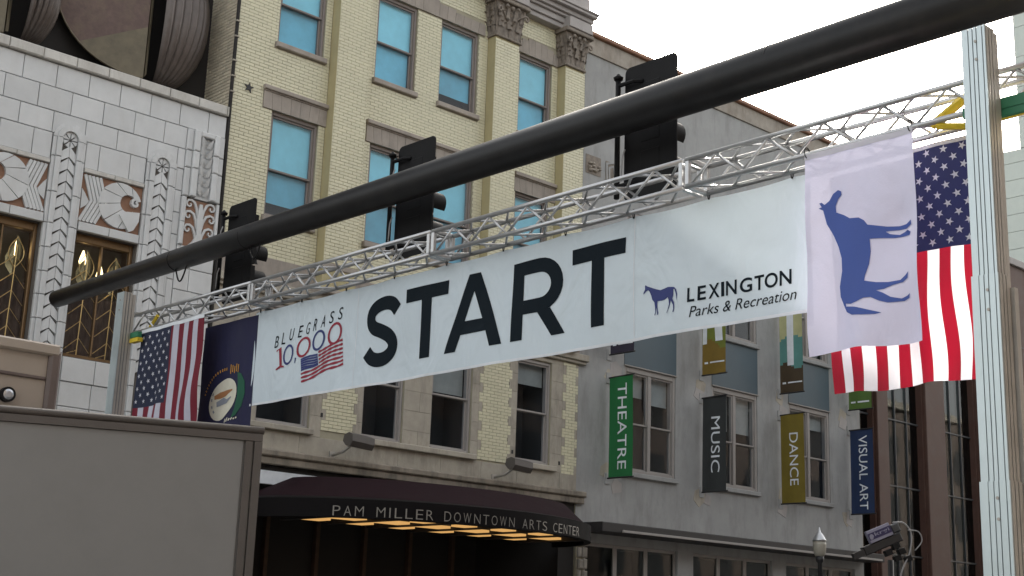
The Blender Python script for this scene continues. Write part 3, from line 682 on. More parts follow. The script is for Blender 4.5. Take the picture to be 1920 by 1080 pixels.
cr = MB(); cr.bbox(YX0, 25.10, FY-.17, FY+.02, 5.02, 5.165, .03); cr.bbox(YX0, 25.08, FY-.11, FY+.02, 4.86, 5.018, .02)
cr.build('cornice', 'stone_stained', YB)
for x, z in ((17.0, 6.0), (22.6, 5.85), (24.2, 5.75), (17.06, 7.3)): MB().box(x, x+.05, FY-.03, FY, z, z+.09).build('vent_hole', 'iron_black', YB)
# star anchor plate
st = [(14.57+(.125 if i % 2 == 0 else .05)*math.sin(i*math.pi/5+.12), 12.74+(.125 if i % 2 == 0 else .05)*math.cos(i*math.pi/5+.12)) for i in range(10)]
MB().prism(st, Fd, .01, .035).build('star_anchor', 'iron_black', YB)
# ground floor: white fascia, recessed dark entrance, awning
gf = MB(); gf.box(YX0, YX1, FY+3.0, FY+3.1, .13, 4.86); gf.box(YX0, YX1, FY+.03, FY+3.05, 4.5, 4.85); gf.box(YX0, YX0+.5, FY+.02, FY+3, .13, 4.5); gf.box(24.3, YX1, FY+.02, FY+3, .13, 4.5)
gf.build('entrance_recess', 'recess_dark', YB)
MB().bbox(YX0, 17.6, FY-.02, FY+.02, 4.46, 4.74, .01).build('fascia_panel', 'ban_white', YB)
for k, x in enumerate((15.0, 16.4, 17.8, 19.2, 20.6, 22.0, 23.4)):
    MB().box(x-.05, x+.05, FY+2.85, FY+2.99, .13, 4.5).build('door_post', 'curtain_brown', YB)
AW = thing('entrance_awning', (19.8, FY, 0), 'bowed plum awning over the entrance with white raised letters and glowing soffit', 'awning')
def ell(cx, ax, ay, z, n=40): return [(cx+ax*math.cos(math.pi*i/n), FY-ay*math.sin(math.pi*i/n)-.02, z) for i in range(n+1)]
A0 = ell(20.2, 3.8, 1.95, 4.66); A1 = ell(19.7, 4.45, 3.1, 4.16); A2 = ell(19.62, 4.55, 3.4, 4.10); A3 = ell(19.62, 4.55, 3.4, 3.74); A4 = ell(19.62, 4.42, 3.2, 3.74); A5 = ell(19.62, 4.42, 3.2, 3.86)
def loft(mb, p, q, mi=0):
    n = len(p); mb.add(p+q, [(i, i+1, i+1+n, i+n) for i in range(n-1)], mi)
c_ = MB(); loft(c_, A0, A1); c_.build('canopy_cover', 'awning_plum', AW, smooth=True)
c_ = MB(); loft(c_, A1, A2); loft(c_, A2, A3); loft(c_, A3, A4); loft(c_, A4, A5); c_.build('valance', 'awning_black', AW, auto=True)
c_ = MB(); c_.add(A5, [tuple(range(len(A5)))]); SO = c_.build('soffit', 'storefront', AW)
for j in range(3):
    for i in range(6):
        x = 16.9+i*1.12-.35*j; y = FY-2.35+j*.85
        if ((x+.4-19.8)/4.4)**2+((y-FY)/3.0)**2 < .95: MB().box(x, x+.78, y, y+.42, 3.80, 3.85).build('light_panel', 'soffit_lamp', SO)
for i in range(7):
    x = 16.2+i*1.12; h = 3.2*math.sqrt(max(.05, 1-((x-19.8)/4.55)**2)); MB().box(x-.06, x+.06, FY-h, FY-.05, 3.765, 3.858).build('soffit_beam', 'storefront', SO)
txt = 'PAM MILLER DOWNTOWN ARTS CENTER'
# letters follow the bow of the valance
tt = R(143); 
for ch in txt:
    th = tt; px = 19.62+4.55*math.cos(th); py = FY-3.4*math.sin(th)-.02
    tx, ty = 4.7*math.sin(th), 3.4*math.cos(th); l = math.hypot(tx, ty); tx /= l; ty = ty/l
    step = .215 if ch != ' ' else .17
    if ch in 'I': step = .11
    if ch in 'MW': step = .25
    if ch != ' ':
        vs, fs, asp = text2d(ch, -.012); w = step*.68 if ch != 'I' else .025; h = .19
        mb = MB(); nx, ny = ty, -tx
        mb.add([(px+tx*a*w+nx*.03, py+ty*a*w+ny*.03, 3.77+b*h) for a, b in vs], fs); mb.build('letter', 'sign_letter', AW)
    tt -= step/l if False else step/math.hypot(4.7*math.sin(th), 3.4*math.cos(th))
# flood lamps on brackets
def flood(x, label):
    T = thing('flood_lamp', (x, FY, 5.2), label, 'flood lamp', 'flood lamps on the stone storey')
    MB().tube([F(x-.05, 5.22, .02), F(x+.0, 5.28, .35), F(x+.03, 5.42, .62)], .03, 8).build('bracket_arm', 'steel_grey', T, smooth=True)
    MB().box(x-.12, x+.02, FY-.05, FY, 5.15, 5.3).build('wall_plate', 'steel_grey', T)
    pr = [(0, 0), (.1, -.10), (.26, -.13), (.34, -.02), (.33, .12), (.2, .17), (.04, .13)]
    h = MB().prism(pr, lambda a, b, d: (x-.08+d*.95, FY-.55-a+.12, 5.5+b-d*.06), 0, .62)
    H_ = h.build('lamp_head', 'trailer_frame', T)
    MB().prism([(.11, -.115), (.25, -.14), (.25, -.132), (.11, -.105)], lambda a, b, d: (x-.06+d*.9, FY-.55-a+.12, 5.5+b-d*.06), 0, .6).build('lens', 'globe', H_)
flood(17.4, 'grey flood lamp on a bracket above the white fascia'); flood(22.1, 'grey flood lamp on a bracket above the awning end')

# ================================================================== grey stucco building
GB = thing('stucco_building', (31, FY, 0), 'grey stucco building with blue spandrels and arts banners on brackets', 'building')
GX0, GX1 = 24.862, 37.7
GWX = [(26.6, 28.68), (30.27, 32.35), (33.9, 36.0)]
gh = [(a, b, 5.84, 8.62) for a, b in GWX]+[(a, b, 10.12, 12.9) for a, b in GWX]+[(24.9+.35+i*4.2, 24.9+3.9+i*4.2, .5, 3.95) for i in range(3)]
core = MB(); wall_holes(core, GX0, GX1, .13, 16.95, gh, 0, .3)
core.quad((GX0, FY, 16.95), (GX1, FY, 16.95), (GX1, FY+14, 16.95), (GX0, FY+14, 16.95)); core.quad((GX1, FY, .13), (GX1, FY, 16.95), (GX1, FY+14, 16.95), (GX1, FY+14, .13)); core.quad((GX0, FY+14, .13), (GX1, FY+14, .13), (GX1, FY+14, 16.95), (GX0, FY+14, 16.95))
core.build('wall', 'stucco_grey', GB)
fz = MB(); fz.bbox(GX0, GX1, FY-.05, FY+.35, 16.952, 17.44, .01); fz.build('parapet_frieze', 'stucco_frieze', GB)
MB().bbox(GX0, GX1+.05, FY-.16, FY+.4, 17.442, 17.56, .02).build('coping', 'copper_coping', GB)
for a, b in GWX:
    MB().box(a+.003, b-.003, FY+.10, FY+.16, 8.622, 10.118)  # noqa
    sp = MB(); sp.bbox(a-.02, b+.02, FY-.012, FY+.05, 8.64, 10.10, .006); SPN = sp.build('spandrel_panel', 'spandrel_blue', GB)
    for z in (8.622, 10.08): MB().bbox(a-.03, b+.03, FY-.035, FY+.02, z, z+.035, .006).build('spandrel_trim', 'trim_grey', SPN)
    for z0, z1 in ((5.84, 8.62), (10.12, 12.9)):
        sash_window(GB, a+.002, b-.002, z0+.002, z1-.002, 'glass', 'glass', 'trim_grey', .47, .04, 'stucco_grey', thin=.09, dep=.08, room=True, mullion=.12)
for i, x in enumerate((24.95, 25.72)):
    T = MB().prism([(x, 13.56), (x+.58, 13.56), (x+.58, 14.08), (x, 14.08)], Fd, .005, .012).build('ornament_panel', 'carved', GB)
    if i == 0:
        for k in range(14):
            px, pz = x+.06+random.random()*.46, 13.61+random.random()*.4
            MB().lathe([(.02, -.03), (.06, -.01), (.05, .03), (.01, .045)], (px, FY-.02, pz), 7).build('carved_leaf', 'stucco_frieze', T)
    else:
        for d, w in ((.02, .5), (.12, .3)): MB().prism([(x+d, 13.56), (x+d+.05, 13.56), (x+d+.05, 14.0-d), (x+.29, 14.08-d), (x+w, 14.0-d), (x+w+.05, 13.56), (x+w+.08, 13.56), (x+w+.07, 14.04-d), (x+.29, 14.13-d), (x+d-.02, 14.04-d)], Fd, .0, .03).build('moulding', 'stucco_grey', T)
for a, b in GWX+[(37.2, 37.6)]:
    for zc in (8.45, 5.65):
        for k in range(2):
            cx, cz = a-.38+random.uniform(-.25, .2), zc+random.uniform(-.25, .3); n = random.randint(4, 6)
            pts = [(min(a-.06, cx+(.18+.12*random.random())*math.cos(2*math.pi*i/n+.5)), cz+(.15+.16*random.random())*math.sin(2*math.pi*i/n+.5)) for i in range(n)]
            MB().prism(pts, Fd, 0, .006+.004*k).build('plaster_patch', ['stone', 'cornice_grey'][k], GB)
# shop front
sf = MB(); sf.bbox(GX0+.2, GX1, FY-.75, FY-.01, 4.18, 4.42, .02); SFr = sf.build('shop_canopy', 'storefront', GB)
MB().bbox(GX0+.9, GX1-.2, FY-.80, FY-.76, 4.2, 4.26, .005).build('canopy_rail', 'trim_grey', SFr)
for a, b, c, d in gh[6:]:
    n = 3; SW = None
    for k in range(n):
        x0 = a+(b-a)*k/n; x1 = a+(b-a)*(k+1)/n; fr = MB()
        for q in ((x0, x0+.07, c, d), (x1-.07, x1, c, d), (x0+.07, x1-.07, d-.08, d), (x0+.07, x1-.07, c, c+.1), (x0+.07, x1-.07, 2.55, 2.63)): fr.bbox(q[0]+.001, q[1]-.001, FY+.08, FY+.18, q[2]+.001, q[3]-.001, .008)
        SW = fr.build('shop_window', 'trim_grey', GB)
        MB().box(x0+.06, x1-.06, FY+.12, FY+.126, c+.09, d-.07).build('pane', 'glass_dark', SW)
    MB().box(a, b, FY+1.6, FY+1.65, c, d).build('shop_interior', 'spandrel_blue', GB)
random.seed(21)
RS = MB().box(GX0, GX0+.3, FY-.06, FY, .13, 4.1).build('stone_pier', 'mortar', GB)
for r in range(14):
    for k in range(2):
        x0 = GX0+.02+k*.16; MB().bbox(x0, x0+.15+random.uniform(-.02, .02), FY-.12-random.random()*.05, FY-.05, .2+r*.28, .45+r*.28+random.uniform(-.03, .02), .03).build('rubble_stone', 'rough_stone', RS)

# ================================================================== brown building and pale tower beyond
BB = thing('brown_building', (48, FY, 0), 'dark brown panelled office building with tall black glazed bays', 'building')
bb = MB(); bb.box(37.75, 96, FY+.5, FY+15, .13, 16.0); bb.box(47.3, 96, FY+.02, FY+.6, .13, 16.0); bb.build('wall', 'brown_panel', BB)
MB().bbox(37.75, 96, FY-.10, FY+.6, 15.95, 16.22, .02).build('parapet_cap', 'cornice_grey', BB)
for x0, x1 in ((38.7, 39.35), (41.72, 42.95), (45.25, 46.1), (46.7, 47.3)):
    P = MB().bbox(x0, x1, FY-.02, FY+.5, .13, 15.94, .02).build('pier', 'brown_panel', BB)
    for xx in (x0-.09, x1+.01): MB().box(xx, xx+.07, FY+.1, FY+.49, .13, 15.9).build('pier_edge', 'brown_panel', P)
for x0, x1 in ((37.78, 38.6), (39.45, 41.62), (43.05, 45.15)):
    G = MB().box(x0, x1, FY+.30, FY+.34, 1.6, 15.9).build('glazed_bay', 'glass_dark', BB)
    MB().box(x0-.05, x1+.05, FY+.45, FY+.49, 1.4, 15.9).build('dark_lining', 'window_dark', G)
    for z in (1.6, 2.4, 4.55, 6.75, 8.93, 11.1, 13.3, 15.5): MB().bbox(x0, x1, FY+.24, FY+.30, z, z+.05, .008).build('transom', 'mullion_dark', G)
    for k in range(1, 3 if x1-x0 > 1 else 1): MB().bbox(x0+(x1-x0)*k/3, x0+(x1-x0)*k/3+.045, FY+.245, FY+.298, 1.6, 15.9, .008).build('mullion', 'mullion_dark', G)
    MB().bbox(x0-.08, x1+.08, FY+.1, FY+.5, .13, 1.58, .02).build('sill_wall', 'stucco_grey', G)
for z in (3.2, 6.4, 9.6, 12.8): MB().box(47.3, 96, FY+.0, FY+.019, z, z+.03).build('panel_joint', 'mullion_dark', BB)
for k in range(8): MB().box(49.5+k*3.2, 49.54+k*3.2, FY-.004, FY+.019, .13, 15.9).build('panel_joint', 'mullion_dark', BB)
PB = thing('pale_tower', (75, 33, 0), 'tall pale green panelled tower rising behind the brown roofline', 'building')
pb = MB(); pb.box(62.06, 90, 25.5, 52, .1, 25.75); pb.box(62.06, 90, 22, 29.95, 25.6, 42); PW_ = pb.build('wall', 'mullion_dark', PB)
for j in range(26):
    z0, z1 = 4+j*.88, 4+(j+1)*.88
    if z0 < 13: continue
    if z0 < 25.5:
        for i in range(6): MB().box(62, 62.05, 25.5+i*3.0+.012, 25.5+(i+1)*3-.012, z0+.012, min(z1, 25.79)-.012).build('cladding_panel', 'pale_panel', PW_)
for j in range(8):
    for i in range(3): MB().box(62, 62.05, 22+i*2.65+.012, 22+(i+1)*2.65-.012, 25.81+j*1.6+.012, 25.81+(j+1)*1.6-.012).build('cladding_panel', 'pale_panel', PW_)

# ================================================================== mast arm and traffic signals
AX, AZ = 10.4, 7.145
MA = thing('mast_arm', (AX, .6, 0), 'thick dark steel traffic signal mast arm reaching over the street', 'mast arm')
MB().tube([(AX, y, AZ-.005*(22.9-y)/10) for y in (22.9, 16.8, 9.8, .6)], [.15, .178, .208, .235], 28).build('arm', 'steel_arm', MA, smooth=True)
MB().tube([(AX, 22.96, AZ), (AX, 22.9, AZ)], [.10, .152], 28).build('end_cap', 'steel_arm', MA, smooth=True)
for y in (18.8, 16.8, 13.85, 9.95, 9.6, 7.45):
    r = .15+(.235-.15)*(22.9-y)/22.3+.004; MB().tube([(AX, y-.012, AZ-.004), (AX, y+.012, AZ-.004)], r+.001, 28).build('strap_band', 'rubber_black', MA, smooth=True)
for y in (18.6, 16.55):                                     # loose cable loops
    MB().tube([(AX-.02, y+.32*(t-.5), AZ-.16-.22*math.sin(math.pi*t)) for t in [i/10 for i in range(11)]], .013, 6).build('cable_loop', 'rubber_black', MA, smooth=True)
MB().tube([(AX, .6, 0), (AX, .6, 7.6)], [.28, .2], 24).build('pole', 'steel_arm', MA, smooth=True)
def signal():
    T = thing('traffic_signal', (0, 0, 0), 'x', 'traffic signal', 'traffic signals on the mast arm', local=True)
    p = MB(); n = 6; pts = []
    for cx, cz, a0 in ((.31, .72, 0), (-.31, .72, 90), (-.31, -.72, 180), (.31, -.72, 270)):
        pts += [(cx+.07*math.cos(R(a0+i*15)), cz+.07*math.sin(R(a0+i*15))) for i in range(n+1)]
    p.prism(pts, lambda a, b, d: (d, a, b), .0, .012); p.build('backplate', 'signal_black', T)
    for k in range(3):
        z = .36*(1-k)*1.12
        h = MB().bbox(-.17, .17, -.005, .20, z-.185, z+.185, .04); hb = h.mesh('housing', 'signal_black')
        hb.transform(Matrix.Rotation(R(-90), 4, 'Z')); ho = link('housing', hb, T)
        v = MB(); N = 14; a0, a1 = R(-40), R(220)
        vs = [(x, r*math.cos(a0+(a1-a0)*i/N), z+r*math.sin(a0+(a1-a0)*i/N)) for x, r in ((.02, .165), (.42, .16), (.42, .15), (.02, .155)) for i in range(N+1)]
        v.add(vs, [(q*(N+1)+i, q*(N+1)+i+1, ((q+1) % 4)*(N+1)+i+1, ((q+1) % 4)*(N+1)+i) for q in range(4) for i in range(N)]); v.build('visor', 'signal_black', T, auto=True)
        l = MB().tube([(.02, 0, z), (.05, 0, z)], .15, 16); l.build('lens', 'iron_black', T)
    b = MB(); b.tube([(-.06, .43, -.76), (-.06, .43, .66)], .032, 10); b.build('bracket_tube', 'signal_black', T, smooth=True)
    for z in (-.62, .58): MB().tube([(-.06, .43, z), (-.06, .2, z), (0, .12, z)], .025, 8).build('bracket_clamp', 'signal_black', T)
    MB().lathe([(.05, 0), (.06, .03), (.03, .05), (.02, .07), (.005, .08)], (-.06, .43, .65), 10).build('bracket_cap', 'signal_black', T, smooth=True)
    MB().tube([(-.21, .18, .38), (-.225, .20, .30), (-.22, .22, .1)], .009, 6).build('cable', 'cable_white', T, smooth=True)
    MB().tube([(-.21, .18, -.28), (-.225, .20, -.36), (-.22, .22, -.6)], .009, 6).build('cable', 'cable_white', T, smooth=True)
    return T
sg = signal()
for i, (y, z, l) in enumerate(((17.75, 7.20, 'black traffic signal over the terracotta corner, at the tip end of the arm'), (13.55, 7.17, 'black traffic signal, middle one of three on the mast arm'), (9.47, 7.14, 'black traffic signal before the grey stucco wall, glowing edge at its top'))):
    o = sg if i == 0 else copy_tree(sg); o.location = (10.86, y, z); o['label'] = l.replace(', glowing edge at its top', '')

# ================================================================== start gantry
TX0, TX1, TZ0, TZ1 = 9.70, 9.98, 5.83, 6.10
TG = thing('truss_beam', (9.84, 12, 5.8), 'silver aluminium box truss beam spanning the street above the start banner', 'truss')
joints = [18.72, 15.47, 11.75, 8.02, 4.3, 3.2]
for y1, y0 in zip(joints, joints[1:]):
    Sg = MB()
    for x in (TX0, TX1):
        for z in (TZ0, TZ1): Sg.tube([(x, y0+.02, z), (x, y1-.02, z)], .026, 12)
    Sg = Sg.build('chord_tubes', 'aluminium', TG, smooth=True)
    for ye in (y0, y1):
        if ye in (18.72, 3.2): continue
        s = .012 if ye == y0 else -.068
        for x in (TX0, TX1): MB().bbox(x-.022, x+.022, ye+s, ye+s+.045, TZ0+.02, TZ1-.02, .004).build('end_frame', 'aluminium', Sg)
        for z in (TZ0, TZ1): MB().bbox(TX0+.023, TX1-.023, ye+s, ye+s+.045, z-.02, z+.02, .004).build('end_frame', 'aluminium', Sg)
    L_ = y1-y0-.16; n = max(1, round(L_/.62)); p = L_/n
    for k in range(n):
        ya = y0+.08+k*p; yb = ya+p; ym = (ya+yb)/2
        for x in (TX0, TX1):
            MB().tube([(x, ya+.01, TZ0+.015), (x, ym, TZ1-.015)], .0135, 8).build('lacing', 'aluminium', Sg, smooth=True)
            MB().tube([(x, ym, TZ1-.015), (x, yb-.01, TZ0+.015)], .0135, 8).build('lacing', 'aluminium', Sg, smooth=True)
        for z in (TZ0, TZ1):
            MB().tube([(TX0+.015, ya+.01, z), (TX1-.015, ym, z)], .0135, 8).build('lacing', 'aluminium', Sg, smooth=True)
            MB().tube([(TX1-.015, ym, z), (TX0+.015, yb-.01, z)], .0135, 8).build('lacing', 'aluminium', Sg, smooth=True)
def tower(y, label, sleeve):
    x0, x1 = 9.38, 9.53
    T = thing('lift_tower', (9.48, y, 0), label, 'lift tower', 'lift towers of the start gantry')
    for i, (z0, z1, g_) in enumerate(((4.2, 6.38, 0), (2.7, 4.38, .009), (.25, 2.84, .018))):
        a, b = y-.103-g_, y+.103+g_; X0, X1 = x0-g_, x1+g_; mb = MB()
        mb.bbox(a, b, X0, X1, z0, z1, .006); me = mb
        # vertical flutes: raised flats on a darker core
        cm = MB().box(X0+.012, X1, a+.012, b, z0, z1).build('mast_core', 'mast_groove', T)
        w = (b-a); cuts = [0, .13, .36, .52, .70, 1.0]
        for u0, u1 in zip(cuts, cuts[1:]):
            MB().box(X0, X0+.011, a+u0*w+.004, a+u1*w-.004, z0-.002, z1+.002).build('mast_flat', 'aluminium_mast', cm)
        for u0, u1 in ((0, .3), (.34, .62), (.66, 1)):
            MB().box(X0+.012+u0*(X1-X0-.012)+.004, X0+.012+u1*(X1-X0-.012)-.004, a, a+.011, z0-.002, z1+.002).build('mast_flat', 'steel_grey', cm)
        for dz in (.12, .27): MB().tube([(X0-.008, y-.02, z1-dz), (X0+.002, y-.02, z1-dz)], .012, 8).build('bolt', 'steel_grey', cm)
    MB().bbox(x0-.02, x1+.03, y-.16, y+.16, 6.445, 6.46, .003).build('mast_cap', 'steel_grey', T) if sleeve < 0 else None
    MB().box(x1+.005, x1+.05, y-.10, y-.0, 4.0, 6.36).build('back_rail', 'steel_grey', T)
    MB().box(x1+.03, x1+.09, y-.135, y-.04, 1.0, 4.3).build('back_rail', 'steel_grey', T)
    if sleeve == 2:
        MB().box(9.55, 9.62, y-.32, y-.10, 5.70, 5.78).build('lifting_fork', 'green_paint', T)
        MB().box(9.55, 9.63, y-.34, y-.10, 5.63, 5.69).build('lifting_fork', 'yellow_paint', T)
        MB().tube([(9.84, y-.10, 5.86), (9.84, y-.34, 6.06)], .035, 6).build('strap', 'yellow_paint', T)
    else:
        MB().box(9.61, 9.66, y-.62, y+.24, 5.75, 5.84).build('lifting_fork', 'green_paint', T)
        MB().box(9.615, 9.655, y-.5, y+.16, 5.69, 5.747).build('lifting_fork', 'green_paint', T)
        MB().box(9.62, 10.05, y-.5, y-.42, 5.60, 5.67).build('fork_arm', 'yellow_paint', T)
        MB().tube([(9.80, y+.62, 5.84), (9.80, y+.2, 6.06)], .04, 6).build('strap', 'yellow_paint', T)
        MB().tube([(9.70, y-.3, 6.13), (9.70, y-.9, 6.15)], .02, 6).build('strap', 'yellow_paint', T)
        MB().tube([(9.72, y+.52, 5.79), (9.74, y+.3, 5.74), (9.74, y, 5.74), (9.74, y-.6, 5.75)], .03, 6).build('strap', 'yellow_paint', T)
    bs = MB(); bs.box(9.0, 10.1, y-.06, y+.06, .1, .22); bs.box(9.42, 9.54, y-.6, y+.6, .1, .215); bs.build('base_legs', 'green_paint', T)
    return T
tower(4.86, 'tall fluted silver lift tower beside the hanging flags', 1)
tower(18.52, 'silver lift tower standing before the bronze theatre windows', 2)

# banner
BX = 9.985
def bdisp(u, v):
    k = .35+.65*(5.74-v)/1.24
    return .012*math.exp(-(5.78-v)*2.2)*math.cos((u-.12)*2*math.pi/.96)+k*(.020*math.sin(u*2.1+v*1.7)+.009*math.sin(u*5.1-v*3.1)+.004*math.sin(u*11+v*6))
def bpos(u, v, e=0): return (BX+bdisp(u, v)-e, 15.75-u, v)
def btop(u): return 5.785-.028*abs(math.sin(u*math.pi/.96-.39))
BN = thing('start_banner', (BX, 11.3, 4.5), 'long white fabric banner reading START between two printed logos', 'banner')
cl = MB().grid(150, 24, lambda u, v: bpos(u*8.9, 4.497+(btop(u*8.9)-4.497)*v)); CLO = cl.build('cloth', 'banner_white', BN, smooth=True)
for u in (2.28, 6.85): MB().grid(1, 24, lambda a, v: bpos(u+a*.012, 4.5+(btop(u)-4.5)*v, .003)).build('seam', 'ban_white', CLO, smooth=True)
hm = MB().grid(150, 1, lambda u, v: bpos(u*8.9, 4.497+.03*v, .003)); hm.build('hem', 'ban_white', CLO, smooth=True)
for k in range(10):
    u = .12+k*.96; MB().tube([(BX-.005, 15.75-u+.012*math.sin(t), 5.812+.048*math.cos(t)) for t in [i*math.pi/6 for i in range(13)]], .006, 5).build('cable_tie', 'rubber_black', BN)
def print_on(vs, fs, name, m, parent, e=.005, pos=bpos, du=.1, dv=.1):
    vs, fs = slice2d(vs, fs, du, dv); return MB().add([pos(a, b, e) for a, b in vs], fs).build(name, m, parent, smooth=True)
def rect(a, b, c, d): return [(a, c), (b, c), (b, d), (a, d)], [(0,1,2,3)]
z0, z1 = 4.715, 5.585; st_ = .175
s_pts = [(3.09, 5.37), (3.0, 5.455), (2.86, 5.49), (2.70, 5.465), (2.595, 5.39), (2.585, 5.285), (2.65, 5.205), (2.80, 5.145), (2.94, 5.075), (3.015, 4.98), (2.99, 4.875), (2.88, 4.81), (2.74, 4.80), (2.62, 4.835), (2.525, 4.92)]
def smooth_pts(p, n=4):
    out = []
    for i in range(len(p)-1):
        a, b, c, d = p[max(i-1,0)], p[i], p[i+1], p[min(i+2,len(p)-1)]
        for k in range(n):
            t = k/n; out.append(tuple(.5*((2*b[j])+(-a[j]+c[j])*t+(2*a[j]-5*b[j]+4*c[j]-d[j])*t*t+(-a[j]+3*b[j]-3*c[j]+d[j])*t**3) for j in (0, 1)))
    return out+[p[-1]]
LT = BN
print_on(*strip(smooth_pts(s_pts), .172), 'letter', 'print_navy', LT)
def T_(a, b): c = (a+b)/2; return merge2d(rect(a, b, z1-.165, z1), rect(c-.092, c+.092, z0, z1-.165))
print_on(*T_(3.26, 4.02), 'letter', 'print_navy', LT); print_on(*T_(5.985, 6.745), 'letter', 'print_navy', LT)
A = merge2d(([(4.0, z0), (4.19, z0), (4.27, 4.90), (4.335, 5.05), (4.475, 5.38), (4.475, z1), (4.385, z1)], [(0,1,2,3,4,5,6)]), ([(4.95, z0), (4.955-.195, z0), (4.68, 4.90), (4.615, 5.05), (4.475, 5.38), (4.475, z1), (4.565, z1)], [(6,5,4,3,2,1,0)]), ([(4.27, 4.90), (4.68, 4.90), (4.615, 5.05), (4.335, 5.05)], [(0,1,2,3)]))
print_on(*A, 'letter', 'print_navy', LT)
def arc(cx, cz, rx, rz, a0, a1, n=14): return [(cx+rx*math.cos(R(a0+(a1-a0)*i/n)), cz+rz*math.sin(R(a0+(a1-a0)*i/n))) for i in range(n+1)]
bo = arc(5.51, 5.29, .335, .295, 90, -90); bi = arc(5.51, 5.29, .16, .14, 90, -90)
bowl = (bo+bi, [(i, i+1, i+1+15, i+15) for i in range(14)])
Rl = merge2d(rect(5.085, 5.262, z0, z1), rect(5.262, 5.51, 5.43, z1), rect(5.262, 5.51, 4.995, 5.15), bowl, ([(5.47, 4.994), (5.66, 4.994+.028), (5.885, z0), (5.68, z0)], [(0,3,2,1)]))
print_on(*Rl, 'letter', 'print_navy', LT)
H1 = [(6.984,4.949),(6.99,4.97),(7.006,4.996),(7.005,5.036),(7.015,5.04),(7.033,5.026),(7.088,5.004),(7.145,4.98),(7.209,4.959),(7.259,4.965),(7.308,4.974),(7.357,4.967),(7.392,4.96),(7.42,4.931),(7.431,4.885),(7.427,4.819),(7.414,4.888),(7.396,4.935),(7.382,4.942),(7.382,4.881),(7.372,4.85),(7.393,4.808),(7.397,4.747),(7.389,4.715),(7.373,4.714),(7.383,4.744),(7.379,4.783),(7.351,4.831),(7.344,4.81),(7.33,4.768),(7.303,4.722),(7.292,4.713),(7.31,4.749),(7.327,4.801),(7.319,4.847),(7.309,4.871),(7.274,4.854),(7.232,4.849),(7.175,4.854),(7.173,4.813),(7.179,4.768),(7.19,4.733),(7.184,4.714),(7.174,4.715),(7.17,4.758),(7.159,4.793),(7.159,4.749),(7.148,4.715),(7.137,4.716),(7.148,4.75),(7.141,4.807),(7.132,4.847),(7.103,4.88),(7.089,4.921),(7.067,4.964),(7.048,4.984),(7.023,4.977),(7.002,4.957)]
print_on(H1, [tuple(range(len(H1)))], 'horse_emblem', 'print_blue', BN)
def place_text(body, u0, u1, v0, v1, bold, name, m, slant=0, pos=bpos, parent=BN, rise=0):
    vs, fs, _ = text2d(body, bold); print_on([(u0+a*(u1-u0)+slant*b*(v1-v0), v0+b*(v1-v0)+rise*a) for a, b in vs], fs, name, m, parent, pos=pos)
for i, ch in enumerate('LEXINGTON'):
    cs = [7.555, 7.675, 7.80, 7.945, 8.0, 8.155, 8.315, 8.43, 8.60]; ws = [.085, .095, .125, .035, .12, .135, .11, .15, .13]
    place_text(ch, cs[i], cs[i]+ws[i], 4.782, 4.922, .018, 'letter', 'print_navy')
place_text('Parks & Recreation', 7.58, 8.77, 4.632, 4.735, .0, 'lettering', 'print_navy', .25)
# logo of the race on the left
for ch, (u, v) in zip('BLUEGRASS', [(0.58,5.295),(0.735,5.323),(0.899,5.355),(1.087,5.371),(1.253,5.39),(1.425,5.413),(1.596,5.436),(1.754,5.465),(1.929,5.492)]):
    place_text(ch, u-.04, u+.04, v-.078, v+.078, .0, 'letter', 'print_navy', .18)
for (u, v, a, b, m_) in ((.862, 5.093, .105, .125, 'print_blue'), (1.203, 5.15, .145, .125, 'print_red'), (1.534, 5.195, .125, .125, 'print_blue'), (1.853, 5.245, .125, .135, 'print_red')):
    n = 20; ri = [(u+k*a*math.cos(2*math.pi*i/n)+.12*k*b*math.sin(2*math.pi*i/n), v+k2*b*math.sin(2*math.pi*i/n)) for k, k2 in ((1.08, 1.08), (.78, .84)) for i in range(n)]
    print_on(ri, [(i, (i+1) % n, (i+1) % n+n, i+n) for i in range(n)], 'numeral', m_, BN, .006)
print_on(*strip([(.60, 5.165), (.675, 5.20), (.705, 4.96)], [.025, .06, .05]), 'numeral', 'print_red', BN, .006)
print_on(*strip([(.60, 4.92), (.70, 4.955), (.775, 4.945)], [.02, .035, .02]), 'numeral', 'print_red', BN, .0065)
print_on(*strip([(1.04, 5.03), (1.025, 4.96)], [.035, .012]), 'comma', 'print_blue', BN, .006)
def fl(s, t): # logo flag, s along, t down
    lu, lv = 1.158+.076*t, 4.987-.333*t; ru, rv = 2.011+.05*t, 5.156-.344*t
    return (lu+(ru-lu)*s, lv+(rv-lv)*s+.012*math.sin(s*9+t*3))
for k in range(7):
    t = (k+.3)/7; s0 = .46 if k < 4 else 0
    pts = [fl(s0+(1-s0)*i/16, t) for i in range(17)]
    print_on(*strip(pts, [.028+.008*math.sin(i*1.7+k) for i in range(17)]), 'stripe', 'print_red', BN, .0055)
for k in range(6):
    print_on(*strip([fl(.01+.43*i/4+.0, .02+.09*k+.10*(i/4)*(1 if k < 5 else .3)) for i in range(5)], .026), 'stripe', 'print_blue', BN, .0058)

